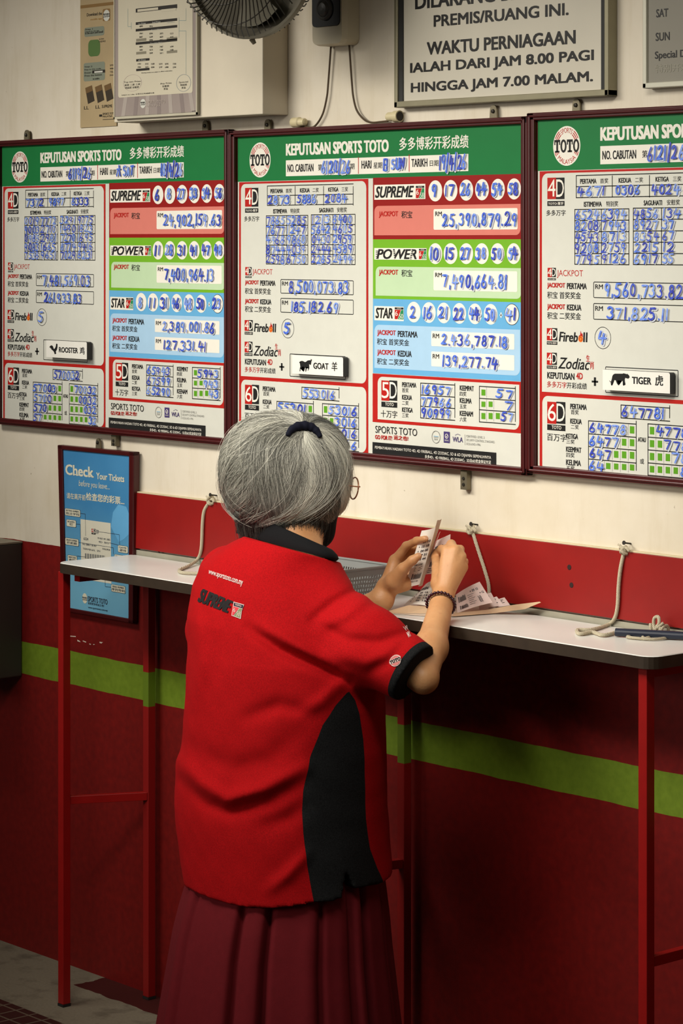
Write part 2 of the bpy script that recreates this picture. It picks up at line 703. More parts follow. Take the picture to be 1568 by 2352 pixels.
def logo_toto(s, x, y, rx, ry, L):
    """round club badge with slab lettering"""
    s.disc(x, y, rx, ry, L, white, n=48)
    x0, z0 = s.P(x, y)
    ax = (s.P(x + rx, y)[0] - s.P(x - rx, y)[0]) / 2
    az = (s.P(x, y - ry)[1] - s.P(x, y + ry)[1]) / 2

    def warp(a0, a1, r0, r1):
        def f(a, b):
            q = math.radians(a0 + (a1 - a0) * a)
            r = r0 + (r1 - r0) * b
            return x0 + ax * r * math.cos(q), z0 + az * r * math.sin(q)
        return f
    s.text('SPORTS', 0, 0, 0, 0, L + 1, red, .01, warp=warp(122, 58, .66, .92))
    s.text('MALAYSIA', 0, 0, 0, 0, L + 1, red, .01, warp=warp(222, 318, .92, .68))
    y_ = s.Y - (L + 1) * s.EPS
    for a0, a1 in ((24, 54), (126, 156), (-20, -34), (200, 214)):
        for k in range(3):
            r = .66 + .11 * k
            vs, fs = [], []
            for i in range(7):
                q = math.radians(a0 + (a1 - a0) * i / 6)
                for rr_ in (r, r + .05):
                    vs.append((x0 + ax * rr_ * math.cos(q), y_, z0 + az * rr_ * math.sin(q)))
            fs = [(2 * i, 2 * i + 1, 2 * i + 3, 2 * i + 2) for i in range(6)]
            s.mb.add(vs, fs, red)
    toto_word(s, x - rx * .92, x + rx * .94, y - ry * .30, y + ry * .34, L + 2, black)


def toto_word(s, xl, xr, yt, yb, L, m):
    x0, x1, z0, z1 = s.box4(xl, xr, yt, yb)
    wd, h = (x1 - x0) / 4, z1 - z0
    for k in range(4):
        a, b = x0 + wd * (k + .04), x0 + wd * (k + .96)
        w_ = b - a
        if k % 2 == 0:
            for q in (((0, .82), (1, 1)), ((0, .6), (.17, .84)), ((.83, .6), (1, .84)), ((.35, .05), (.65, .86)), ((.12, 0), (.88, .14))):
                (u0, v0), (u1, v1) = q
                s.poly([(a + w_ * u0, z0 + h * v0), (a + w_ * u1, z0 + h * v0), (a + w_ * u1, z0 + h * v1), (a + w_ * u0, z0 + h * v1)], L, m)
        else:
            n = 24
            vs = []
            for R, r in ((.52, .52), (.25, .34)):
                for i in range(n):
                    q = 2 * PI * i / n
                    vs.append((a + w_ * (.5 + R * math.cos(q)), s.Y - L * s.EPS, z0 + h * (.5 + r * math.sin(q))))
            s.mb.add(vs, [(i, (i + 1) % n, n + (i + 1) % n, n + i) for i in range(n)], m)


def nd_logo(s, ch, xl, xr, yt, yb, st, sb, L, word):
    xm = xl + (xr - xl) * .5
    s.rect(xl, xm, yt, yb, L, red)
    s.rect(xm, xr, yt, yb, L, black)
    h = yb - yt
    s.text(ch, xl + (xr - xl) * .03, xm - (xr - xl) * .02, yt + h * .08, yt + h * .88, L + 1, white, -.012)
    s.text('D', xm + (xr - xl) * .02, xr - (xr - xl) * .03, yt + h * .08, yt + h * .90, L + 1, white, -.012)
    if st is not None:
        s.rect(xl, xr, st, sb, L, black)
        q = (sb - st) * .2
        s.text(word, xl + (xr - xl) * (.06 if len(word) > 4 else .25), xr - (xr - xl) * (.06 if len(word) > 4 else .22), st + q, sb - q, L + 1, white, .02)


def badge(s, xl, xr, yt, yb, L, num):
    h = yb - yt
    s.rect(xl, xr, yt, yt + h * .17, L, black)
    s.text('TOTO', xl + (xr - xl) * .25, xr - (xr - xl) * .25, yt + h * .045, yt + h * .13, L + 1, white, .02)
    x0, x1, z0, z1 = s.box4(xl, xr, yt + h * .2, yb)
    s.poly([(x0, z0), (x0 + (x1 - x0) * .32, z0), (x0 + (x1 - x0) * .72, z1), (x0, z1)], L, red)
    s.poly([(x0 + (x1 - x0) * .36, z0), (x1, z0), (x1, z1), (x0 + (x1 - x0) * .76, z1)], L, bgreen)
    s.text('6', xl + (xr - xl) * .06, xl + (xr - xl) * .36, yt + h * .3, yt + h * .72, L + 1, white, 0)
    s.text(num, xl + (xr - xl) * .52, xl + (xr - xl) * .97, yt + h * .55, yt + h * .96, L + 1, white, 0)


def grid(s, xs, ys, L, t=.0018):
    for x in xs:
        s.line(x, ys[0], x, ys[-1], t, L, black)
    x0 = s.P(xs[0], ys[0])[0]
    x1 = s.P(xs[-1], ys[0])[0]
    for y in ys:
        z = s.P(xs[0], y)[1]
        s.poly([(x0 - t / 2, z - t / 2), (x1 + t / 2, z - t / 2), (x1 + t / 2, z + t / 2), (x0 - t / 2, z + t / 2)], L, black)


def draw_template():
    s = Sheet(SY)
    # sheet and frames of colour
    zt, zg, zb = 1.9235, 1.8262, 1.2665
    xl, xr = ORG2, ORG2 + .8705
    s.poly([(xl, zb), (xr, zb), (xr, zt), (xl, zt)], 0, paper)
    s.poly([(xl, zg), (xr, zg), (xr, zt), (xl, zt)], 1, green)
    s.crop(*c3)
    logo_toto(s, 285, 328, 102, 170, 2)
    s.text('KEPUTUSAN SPORTS TOTO', 537, 1538, 170, 288, 2, white, .075)
    s.crop((0, 0), 1)
    s.text('多多博彩开彩成绩', 917, 1076, 316, 346, 2, white, .01)
    s.crop(*c3)
    s.rect(537, (1075.5 - 530) * 4.238, 332, 487, 2, white)
    s.text('NO. CABUTAN', 553, 806, 372, 447, 3, black, .035)
    s.text('第', 850, 890, 370, 432, 3, black)
    s.text('期', 1163, 1205, 362, 420, 3, black)
    s.line(1243, 300, 1243, 462, .002, 3, red)
    s.text('HARI', 1273, 1370, 335, 413, 3, black, .035)
    s.text('星期', 1390, 1475, 352, 412, 3, black)
    s.crop((640, 300), 3.409)
    s.line(1022, 188, 1022, 322, .002, 3, red)
    s.text('TARIKH', 1040, 1165, 222, 285, 3, black, .035)
    s.text('日期', 1183, 1252, 232, 280, 3, black)
    # left column: red surround with two white panels
    s.crop((0, 0), 1)
    s.rect(549.3, 845.7, 418.6, 1018.5, 2, red)
    s.rect(553.6, 841.4, 423, 863.5, 3, paper, .014, (0, 1, 1, 1))
    s.rect(554.2, 841.4, 871.5, 1013.5, 3, paper, .014, (0, 1, 1, 1))
    s.crop(*c3)
    nd_logo(s, '4', 141, 270, 600, 783, 800, 842, 4, 'TOTO·萬字')
    s.text('多多万字', 133, 278, 876, 926, 4, black)
    grid(s, (358, 628, 905, 1193), (582, 677, 771), 4)
    for t_, a, b, c, d in (('PERTAMA', 387, 510, 611, 653), ('KEDUA', 675, 770, 604, 646), ('KETIGA', 950, 1050, 596, 638)):
        s.text(t_, a, b, c, d, 4, black, .06)
    for t_, a, b, c, d in (('首奖', 537, 598, 607, 650), ('二奖', 798, 858, 600, 643), ('三奖', 1080, 1143, 592, 636)):
        s.text(t_, a, b, c, d, 4, black)
    s.text('ISTIMEWA', 415, 550, 806, 850, 4, black, .06)
    s.text('特别奖', 583, 672, 801, 848, 4, black)
    s.text('SAGUHATI', 862, 1000, 796, 840, 4, black, .06)
    s.text('安慰奖', 1035, 1132, 790, 838, 4, black)
    grid(s, (347, 546, 752), (872, 967, 1062, 1157, 1248, 1340), 4)
    grid(s, (785, 995, 1212), (862, 959, 1057, 1152, 1247, 1342), 4)
    nd_logo(s, '4', 143, 205, 1370, 1450, 1458, 1476, 4, 'TOTO·萬字')
    s.text('JACKPOT', 213, 408, 1388, 1458, 4, red, 0)
    s.text('JACKPOT', 140, 275, 1498, 1550, 4, red, .06)
    s.text('PERTAMA', 288, 437, 1500, 1551, 4, black, .06)
    s.text('积宝 首奖奖金', 140, 393, 1573, 1632, 4, black)
    s.outline(486, 1197, 1488, 1628, 4, black, rad=.003)
    s.text('RM', 500, 558, 1511, 1551, 4, black, .035)
    s.crop(*c4)
    s.text('JACKPOT', 140, 275, 26, 82, 4, red, .06)
    s.text('KEDUA', 288, 397, 30, 81, 4, black, .06)
    s.text('积宝 二奖奖金', 140, 393, 95, 155, 4, black)
    s.outline(486, 1197, 18, 160, 4, black, rad=.003)
    s.text('RM', 500, 558, 43, 84, 4, black, .035)
    nd_logo(s, '4', 137, 216, 233, 338, 346, 374, 4, 'TOTO·萬字')
    s.text('Fireb', 232, 372, 264, 348, 4, black, .05, shear=.06)
    s.text('ll', 411, 442, 268, 352, 4, black, .05, shear=.1)
    s.disc(391, 326, 18, 27, 4, orange)
    s.disc(391, 326, 12, 18, 5, red, .25)
    s.shape([(374, 312), (381, 290), (386, 298), (391, 254), (399, 284), (404, 274), (409, 312), (398, 300), (386, 302)], 0, 0, 0, 0, 4, red)
    s.disc(557, 316, 61, 95, 4, black, .055, 48)
    nd_logo(s, '4', 137, 213, 443, 547, 553, 580, 4, 'TOTO·萬字')
    s.text('Zodiac', 230, 460, 483, 580, 4, black, .025, shear=.08)
    s.text('生', 432, 460, 462, 518, 4, red, .01)
    s.text('肖', 462, 490, 516, 582, 4, red, .01)
    s.text('KEPUTUSAN', 140, 345, 608, 665, 4, black, .05)
    s.text('4D', 358, 407, 613, 669, 4, red, .05)
    s.text('多多万字', 138, 285, 686, 739, 4, red)
    s.text('开彩成绩', 287, 438, 695, 749, 4, black)
    s.rect(474, 522, 680, 696, 4, black)
    s.rect(490, 506, 652, 726, 4, black)
    s.outline(576, 1120, 559, 783, 4, black, rad=.002)
    nd_logo(s, '6', 140, 277, 862, 1049, 1056, 1105, 4, 'TOTO')
    s.text('百万字', 138, 285, 1131, 1195, 4, black)
    # 6D rows
    s.text('PERTAMA', 313, 437, 878, 925, 4, black, .06)
    s.text('首奖', 318, 377, 930, 970, 4, black)
    s.text('KEDUA', 313, 400, 1005, 1050, 4, black, .06)
    s.text('二奖', 318, 377, 1057, 1095, 4, black)
    grid(s, (693, 1056), (887, 997), 4)
    s.crop(*c8, *B3)
    for t_, r, y0, y1 in (('KETIGA', 545, 1345, 1397), ('KEEMPAT', 577, 1474, 1526), ('KELIMA', 573, 1600, 1655)):
        s.text(t_, 427, r, y0, y1, 4, black, .06)
    for t_, y0, y1 in (('三奖', 1402, 1446), ('四奖', 1532, 1580), ('五奖', 1660, 1710)):
        s.text(t_, 430, 511, y0, y1, 4, black)
    ys = (1223, 1350, 1474, 1597, 1712)
    grid(s, (647, 1113), ys, 4)
    cw = (1113 - 647) / 6
    for r in range(4):
        for k in range(r + 1):
            a = 1113 - cw * (k + 1)
            dy = (a - 647) * .062
            s.line(a, ys[r] + dy + 6, a, ys[r + 1] + dy - 6, .0007, 4, grey)
            s.rect(a + cw * .2, a + cw * .76, ys[r] + dy + 28, ys[r + 1] + dy - 28, 4, dgreen)
    s.text('ATAU', 1130, 1208, 1383, 1428, 4, black, .06)
    s.text('或', 1150, 1190, 1592, 1645, 4, black)
    ys = (1253, 1383, 1508, 1635, 1755)
    xr_ = 1228 + (1113 - 647) * .995
    grid(s, (1228, xr_), ys, 4)
    cw = (xr_ - 1228) / 6
    for r in range(4):
        for k in range(r + 1):
            a = 1228 + cw * k
            dy = (a - 1228) * .062
            s.line(a + cw, ys[r] + dy + 6, a + cw, ys[r + 1] + dy - 2, .0007, 4, grey)
            s.rect(a + cw * .24, a + cw * .8, ys[r] + dy + 28, ys[r + 1] + dy - 28, 4, dgreen)
    # right column
    s.crop(*c5)
    s.rect(65, 1408, 72, 626, 2, dred)
    s.rect(65, 1408, 626, 1160, 2, lime)
    s.rect(78, 537, 137, 270, 3, white)
    s.text('SUPREME', 92, 428, 150, 254, 4, black, .05, shear=.05)
    badge(s, 452, 528, 145, 256, 4, '58')
    for x in (627, 764, 905, 1047, 1190, 1336):
        s.disc(x, 190 - (x - 627) * .025, 62, 95, 3, white)
    s.rect(78, 1393, 326, 590, 3, salmon, .012, (0, 1, 0, 1))
    s.text('JACKPOT', 120, 293, 374, 434, 4, red, .05)
    s.text('积宝', 322, 420, 371, 437, 4, black)
    s.rect(612, 1368, 354, 540, 4, white, .003)
    s.text('RM', 627, 687, 376, 417, 5, black, .035)
    s.rect(78, 548, 704, 808, 3, white)
    s.text('POWER', 108, 468, 713, 803, 4, black, .06, shear=.05)
    for k in range(5):
        for x in (92, 238, 398):
            s.rect(x, x + 26, 728 + k * 16, 734 + k * 16, 5, black if x == 92 else white)
    badge(s, 480, 545, 712, 804, 4, '55')
    for x in (627, 764, 905, 1045, 1187, 1332):
        s.disc(x, 755, 62, 94, 3, white)
    s.rect(90, 1400, 871, 1132, 3, llime, .012, (0, 1, 0, 1))
    s.text('JACKPOT', 120, 293, 898, 956, 4, red, .05)
    s.text('积宝', 322, 420, 898, 962, 4, black)
    s.rect(612, 1365, 905, 1085, 4, white, .003)
    s.text('RM', 627, 687, 926, 966, 5, black, .035)
    s.rect(65, 1408, 1160, 1830, 2, blue)
    s.rect(78, 342, 1226, 1354, 3, white)
    s.text('STAR', 92, 248, 1240, 1336, 4, black, .05, shear=.05)
    badge(s, 262, 340, 1238, 1344, 4, '50')
    for k, x in enumerate((433, 569, 703, 843, 984, 1125)):
        s.disc(x, 1281 + k * 4, 61, 93, 3, white)
    s.rect(1206, 1230, 1302, 1314, 3, white)
    s.rect(1213, 1223, 1285, 1331, 3, white)
    s.disc(1316, 1303, 66, 97, 3, black, n=48)
    s.disc(1316, 1303, 62, 92, 4, white, n=48)
    s.crop(*c6)
    s.rect(78, 1390, 178, 568, 3, lblue, .014, (0, 1, 0, 1))
    for y, wd_, ch in ((225, 'PERTAMA', '积宝 首奖奖金'), (402, 'KEDUA', '积宝 二奖奖金')):
        s.text('JACKPOT', 105, 272, y, y + 58, 4, red, .05)
        s.text(wd_, 290, 468 if y < 300 else 415, y + 9, y + 64, 4, black, .05)
        s.text(ch, 103, 392, y + 76, y + 134, 4, black)
    s.rect(592, 1338, 236, 371, 4, white, .002)
    s.rect(592, 1338, 420, 553, 4, white, .002)
    s.text('RM', 605, 663, 259, 300, 5, black, .035)
    s.text('RM', 605, 663, 442, 483, 5, black, .035)
    s.rect(62, 1403, 618, 1054, 2, red)
    s.rect(108, 1382, 646, 1030, 3, paper, .014, (0, 1, 0, 1))
    nd_logo(s, '5', 142, 285, 680, 861, 871, 918, 4, 'TOTO')
    s.text('十万字', 137, 285, 946, 1011, 4, black)
    for t_, r, y in (('PERTAMA', 457, 696), ('KEDUA', 418, 810), ('KETIGA', 425, 922)):
        s.text(t_, 328, r, y, y + 44, 4, black, .06)
    for t_, y in (('首奖', 748), ('二奖', 862), ('三奖', 974)):
        s.text(t_, 328, 387, y, y + 40, 4, black)
    ys = (705, 812, 913, 1018)
    grid(s, (495, 803), ys, 4)
    for t_, r, y in (('KEEMPAT', 975, 725), ('KELIMA', 955, 838), ('KEENAM', 967, 953)):
        s.text(t_, 847, r, y, y + 46, 4, black, .06)
    for t_, y in (('四奖', 779), ('五奖', 893), ('六奖', 1009)):
        s.text(t_, 847, 908, y, y + 42, 4, black)
    ys = (734, 842, 945, 1054)
    grid(s, (1024, 1348), ys, 4)
    cw = (1348 - 1024) / 5
    for r in range(3):
        for k in range(r + 1):
            a = 1024 + cw * k
            s.line(a + cw, ys[r] + 8, a + cw, ys[r + 1] - 4, .0007, 4, grey)
            s.rect(a + cw * .28, a + cw * .84, ys[r] + 28, ys[r + 1] - 26, 4, dgreen)
    # footer
    s.text('SPORTS TOTO', 87, 463, 1088, 1152, 4, black, .0)
    s.text('GO FOR IT!', 85, 237, 1170, 1208, 4, red, .06)
    s.text('运之也!', 252, 383, 1172, 1214, 4, red, .05)
    s.disc(633, 1190, 38, 57, 4, grey, .09)
    s.rect(612, 655, 1180, 1184, 4, blue)
    s.rect(612, 655, 1192, 1195, 4, grey)
    s.text('DNV', 617, 650, 1203, 1217, 4, grey, .01)
    s.rect(703, 757, 1140, 1240, 4, purple)
    s.disc(730, 1183, 15, 22, 5, white, .25)
    s.line(724, 1183, 729, 1193, .0012, 6, white)
    s.line(729, 1193, 740, 1172, .0012, 6, white)
    s.text('UKAS', 712, 749, 1212, 1226, 5, white, .01)
    s.text('WLA', 783, 875, 1186, 1232, 4, purple, .02)
    for k in range(5):
        s.disc(808 + k * 10, 1172 - (2 - abs(k - 2)) * 4, 3, 4, 4, purple, n=8)
    s.line(893, 1165, 893, 1262, .0007, 4, grey)
    for t_, r, y in (('CERTIFIED LEVEL 2', 1070, 1172), ('SECURITY CONTROL STANDARD', 1160, 1205), ('SCS2-LNO-1996', 1032, 1240)):
        s.text(t_, 906, r, y, y + 20, 4, grey, .0)
    s.rect(62, 1175, 1235, 1370, 4, black)
    s.text('PEMBAYARAN HADIAH TOTO 4D, 4D FIREBALL, 4D ZODIAC, 5D & 6D DIJAMIN SEPENUHNYA', 85, 1130, 1270, 1303, 5, white, .0)
    s.text('多多4D，4D FIREBALL, 4D ZODIAC，5D及6D奖金保证付足', 535, 1130, 1350, 1382, 5, white, .0)
    return s.mb


TEMPLATE = draw_template()
FRAME_P = mat('maroon_frame_paint', (64, 8, 10), .35, var=.12, scale=30, spec=.5, bump=.05, bscale=60)
STEEL = mat('dull_steel', (120, 112, 92), .45, metal=.6, var=.2, scale=60)
DARKM = mat('dark_metal', (48, 44, 38), .5, metal=.4)


def hanger(mb, px, py, h=.032, wdt=.011):
    """folded metal tab with a hole and nail head, standing on the top of a frame"""
    p = at(px, py, -.008)
    x, z = p.x, p.z
    n = 10
    pts = [(x - wdt, z - h * .75), (x + wdt, z - h * .75)] + [(x + wdt * math.cos(PI * i / n) * .85, z + h * .1 + wdt * math.sin(PI * i / n)) for i in range(n + 1)]
    m = len(pts)
    vs = [(a, -.010, b) for a, b in pts] + [(a, -.006, b) for a, b in pts]
    mb.add(vs, [tuple(range(m)), tuple(range(m, 2 * m))[::-1]] + [(i, m + i, m + (i + 1) % m, (i + 1) % m) for i in range(m)], STEEL)
    mb.lathe((x, -.010, z + .002), (0, -1, 0), [(0, .0042), (.003, .0036), (.004, .001)], DARKM, 12)


BOARDS = [
    dict(dx=-PITCH, dz=.0040, label='left results board, date written as 18/4/26, rooster plate on it', no='6119/26', day='六SAT', dayx=(1495, 1880), date='18/4/26',
         top=('7372', '9897', '8333'), a='0019 7772 9003 2710 0985 2981 9083 1665 7538 9651', b='3291 9775 1490 1823 7270 1695 8774 9416 7029 8231',
         j1='7,481,569.03', j2='261,933.83', fb='5', d6='570032', d5=('65943', '67599', '65290'), sup='6 8 27 33 34 56', supj='24,902,159.63',
         pw='11 28 31 41 47 48', pwj='7,400,964.13', st='8 11 31 46 48 50', stx='23', s1='2,389,001.86', s2='127,331.41', d5r=('5943', '943', '43'), hang=((62, 312), (472, 291)), brk=((262, 1014),)),
    dict(dx=0, dz=0, label='middle results board above the person, date written as 19/4/26', no='6120/26', day='日SUN', dayx=(1495, 1880), date='19/4/26',
         top=('2873', '5886', '2084'), a='7865 5285 7677 1247 4968 9860 8744 4039 2598 6750', b='1213 8400 5642 4605 0430 2959 2444 4589 2285 2494',
         j1='8,500,073.83', j2='185.182.69', fb='5', d6='553016', d5=('16957', '77966', '90999'), sup='9 17 26 44 54 58', supj='25,390,879.29',
         pw='10 15 27 38 50 54', pwj='7,490,664.81', st='2 16 21 22 44 50', stx='41', s1='2.436,787.18', s2='139,277.74', d5r=('  57', '  7', '57'), hang=((615, 289), (1134, 258)), brk=((1066, 1100),)),
    dict(dx=PITCH, dz=.0055, label='right results board cut off by the picture edge, tiger plate on it', no='6121/26', day='', dayx=(0, 1), date='',
         top=('4671', '0306', '4024'), a='6524 6394 8208 7943 4543 8713 9208 2759 7795 9126', b='4856 134 8927 37 8354 67 2215 12 6917 55',
         j1='9,560,733.82', j2='371,825.11', fb='4', d6='647781', d5=(), sup='', supj='', pw='', pwj='', st='', stx='', s1='', s2='', d5r=(), hang=((1324, 244),), brk=()),
]
sheet_mesh = None
for bd in BOARDS:
    dx, dz = bd['dx'], bd['dz']
    x0, x1, z0, z1 = -.3485 + dx, .5595 + dx, 1.2515 + dz, 1.9365 + dz
    root = thing('results_board', bd['label'], 'notice board', ((x0 + x1) / 2, 0, z0), 'lottery results boards in a row along the wall')
    mb = MB()
    mb.box(x0 + .004, x1 - .004, SY + .001, -.004, z0 + .004, z1 - .004, mat('hardboard', (96, 70, 50), .8))
    mb.build('backing', root)
    if sheet_mesh is None:
        o = TEMPLATE.build('printed_sheet')
        sheet_mesh = o.data
    else:
        o = bpy.data.objects.new('printed_sheet', sheet_mesh)
        COL.objects.link(o)
    o.parent = root
    o.location = Vector((dx, 0, dz)) - root.location
    fw, fy = .0165, -.021
    mb = MB()
    for a, b, c, d in ((x0, x1, z1 - .0145, z1), (x0, x1, z0, z0 + .0155), (x0, x0 + fw + .003, z0, z1), (x1 - fw, x1, z0, z1)):
        mb.box(a, b, fy, -.003, c, d, FRAME_P)
    # raised inner bead
    for a, b, c, d in ((x0 + .004, x1 - .004, z1 - .009, z1 - .004), (x0 + .004, x1 - .004, z0 + .004, z0 + .009), (x0 + .004, x0 + .011, z0 + .004, z1 - .004), (x1 - .011, x1 - .004, z0 + .004, z1 - .004)):
        mb.box(a, b, fy - .003, fy + .001, c, d, FRAME_P)
    mb.build('frame', root, bevel=.0022)
    for px, py in bd['hang']:
        mb = MB()
        hanger(mb, px, py)
        mb.build('hanger', root)
    for px, py in bd['brk']:
        p = at(px, py - 6, -.012)
        mb = MB()
        mb.box(p.x - .009, p.x + .009, -.014, -.003, p.z - (.0165 if px < 400 else .026), p.z + .012, STEEL)
        for q in (-.004, -.012 if px < 400 else -.016):
            mb.lathe((p.x, -.014, p.z + q), (0, -1, 0), [(0, .0035), (.0018, .003)], DARKM, 12)
        mb.build('bracket', root)
    # handwriting in blue marker
    s = Sheet(SY, dx, dz)
    pen = Pen(s)
    s.crop(*c3)
    pen.write(bd['no'], 890, 1175, 335, 462, .0058)
    if bd['day']:
        s.crop((640, 300), 3.409)
        pen.write(bd['day'][0], 822, 862, 215, 315, .0058)
        pen.write(bd['day'][1:], 885, 995, 218, 303, .0062)
        pen.write(bd['date'], 1258, 1482, 190, 312, .0058)
    s.crop(*c3)
    for t_, (a, b, c, d) in zip(bd['top'], ((368, 588, 675, 758), (652, 848, 668, 750), (922, 1142, 660, 745))):
        pen.write(t_, a, b, c, d)
    ra, rb = bd['a'].split(), bd['b'].split()
    for k in range(10):
        r, c = k // 2, k % 2
        ya, yb_ = 876 + r * 94 - c * 4, 870 + r * 96 - c * 5
        pen.write(ra[k], 352 + c * 200, 538 + c * 205, ya, ya + 84, .0038)
        wb = len(rb[k]) / 4
        pen.write(rb[k], 792 + c * 212, 792 + c * 212 + 190 * wb, yb_ - 4, yb_ + 80, .0038)
    pen.write(bd['j1'], 568, 1165, 1500, 1618, .0052)
    s.crop(*c4)
    pen.write(bd['j2'], 588, 1060, 48, 152, .0052)
    pen.write(bd['fb'], 518, 590, 250, 362, .006)
    pen.write(bd['d6'], 705, 1030, 895, 985)
    s.crop(*c8, *B3)
    n6 = bd['d6']
    for r in range(4):
        ln = 5 - r
        y = (1223, 1350, 1474, 1597)[r]
        pen.write(n6[:ln], 655, 655 + 76 * ln, y + 14, y + 110)
        y2 = (1253, 1383, 1508, 1635)[r]
        xs = 1228 + 77.3 * (r + 1)
        dy = (xs - 1228) * .062
        pen.write(n6[r + 1:], xs + 6, 1228 + 77.3 * 6 - 6, y2 + dy + 12, y2 + dy + 112)
    if bd['sup']:
        s.crop(*c5)
        for key, xs, y, dyk in (('sup', (627, 764, 905, 1047, 1190, 1336), 190, -.025), ('pw', (627, 764, 905, 1045, 1187, 1332), 755, 0), ('st', (433, 569, 703, 843, 984, 1125), 1283, .028)):
            for n_, x in zip(bd[key].split(), xs):
                hw = 28 if len(n_) == 1 else 46
                yy = y + (x - xs[0]) * dyk
                pen.write(n_, x - hw, x + hw, yy - 58, yy + 52, .0062)
        pen.write(bd['stx'], 1266, 1366, 1245, 1355, .0062)
        pen.write(bd['supj'], 695, 1375, 388, 510, .0056)
        pen.write(bd['pwj'], 697, 1285, 938, 1062, .0056)
        s.crop(*c6)
        pen.write(bd['s1'], 682, 1295, 258, 360, .0052)
        pen.write(bd['s2'], 692, 1200, 448, 548, .0052)
        ys = (705, 812, 913)
        for t_, y in zip(bd['d5'], ys):
            pen.write(t_, 505, 780, y + 10, y + 92)
        ys = (734, 842, 945)
        for k, t_ in enumerate(bd['d5r']):
            xs = 1024 + 64.8 * (k + 1)
            pen.write(t_, xs + 4, 1340, ys[k] + 16, ys[k] + 98)
    s.mb.build('handwriting', root)

# zodiac plates hung on the boards
GOAT = [(235, 552), (246, 527), (270, 515), (300, 513), (330, 525), (352, 537), (375, 528), (398, 508), (430, 500), (452, 497), (466, 502), (462, 466), (477, 492), (483, 468), (490, 500), (480, 522), (476, 560), (466, 600), (450, 590), (440, 565), (432, 575), (425, 612), (438, 640), (434, 672), (418, 704), (402, 706), (420, 668), (416, 648), (392, 648), (372, 672), (372, 728), (358, 730), (360, 676), (372, 630), (352, 652), (318, 628), (322, 690), (332, 724), (316, 726), (304, 680), (298, 648), (318, 615), (290, 640), (262, 672), (258, 720), (242, 722), (248, 660), (262, 616), (258, 575), (262, 540), (250, 560)]
TIGER = [(232, 190), (238, 186), (246, 208), (262, 205), (275, 160), (285, 110), (300, 82), (330, 65), (400, 66), (465, 68), (490, 58), (520, 66), (548, 74), (558, 64), (568, 78), (585, 92), (600, 125), (590, 145), (576, 150), (572, 164), (560, 150), (540, 150), (522, 140), (510, 170), (515, 215), (524, 255), (520, 272), (508, 272), (505, 235), (498, 215), (495, 250), (502, 280), (482, 284), (474, 262), (474, 215), (465, 192), (420, 192), (372, 188), (385, 240), (412, 266), (408, 276), (388, 274), (366, 240), (345, 190), (325, 178), (296, 220), (280, 245), (278, 268), (286, 278), (262, 280), (256, 240), (256, 218), (240, 218)]
ROOST = [(260, 330), (270, 290), (300, 262), (335, 262), (355, 285), (372, 340), (385, 355), (410, 330), (430, 280), (440, 240), (435, 222), (448, 215), (470, 228), (475, 250), (462, 265), (470, 310), (460, 360), (440, 400), (420, 425), (425, 455), (440, 482), (424, 472), (415, 490), (400, 488), (412, 465), (405, 432), (380, 425), (350, 395), (330, 375), (312, 372), (318, 345), (296, 340), (300, 310), (285, 300), (272, 312)]
PLATE_M = mat('zodiac_plate_white', (226, 224, 216), .35, var=.03)
PLATE_E = mat('zodiac_plate_edge', (40, 40, 40), .5)
YP = -.030
for lab, org, sc, pts, word, wx, ch, cx_, rc, bdx in (
        ('white plate reading GOAT with goat silhouette on the middle board', (660, 770), 8.711, GOAT, 'GOAT', (518, 822, 545, 672), '羊', (882, 1000, 530, 715), (92, 1112, 390, 765), 0),
        ('white plate reading TIGER with big cat silhouette', (1370, 850), 7.92, TIGER, 'TIGER', (640, 995, 118, 250), '虎', (1062, 1208, 92, 282), (108, 1330, -12, 358), 1),
        ('white plate reading ROOSTER with cockerel silhouette', (90, 770), 11.2, ROOST, 'ROOSTER', (508, 998, 300, 440), '鸡', (1045, 1165, 298, 490), (180, 1225, 125, 560), -1)):
    s = Sheet(YP)
    s.crop(org, sc)
    x0, x1, z0, z1 = s.box4(*rc)
    root = thing('zodiac_plate', lab, 'sign plate', ((x0 + x1) / 2, SY, z0), 'zodiac name plates on the results boards')
    mb = MB()
    a = rr(x0, x1, z0, z1, .004, (0, 0, 1, 0))
    m_ = len(a)
    bow = .006
    vs = []
    for yy in (YP, YP + .014):
        vs += [(x, yy, z) for x, z in a]
    mb.add(vs, [tuple(range(m_))], PLATE_M)
    mb.add(vs, [tuple(range(m_, 2 * m_))[::-1]] + [(i, m_ + i, m_ + (i + 1) % m_, (i + 1) % m_) for i in range(m_)], PLATE_E)
    mb.box(x0 + .01, x1 - .01, YP + .012, SY - .001, z0 + .006, z1 - .006, PLATE_E)
    mb.build('plate', root)
    s.shape(pts, 0, 0, 0, 0, 1, black)
    s.text(word, wx[0], wx[1], wx[2], wx[3], 1, black, .06)
    s.text(ch, *cx_, 1, black, .02)
    s.mb.build('lettering', root)

# ================================================================== wall signs and fittings above the boards
ALU = mat('anodised_frame', (136, 130, 106), .4, metal=.35, var=.08, scale=30)
ALU_D = mat('dark_channel', (34, 34, 32), .6)
c7 = ((900, 0), 2.347)


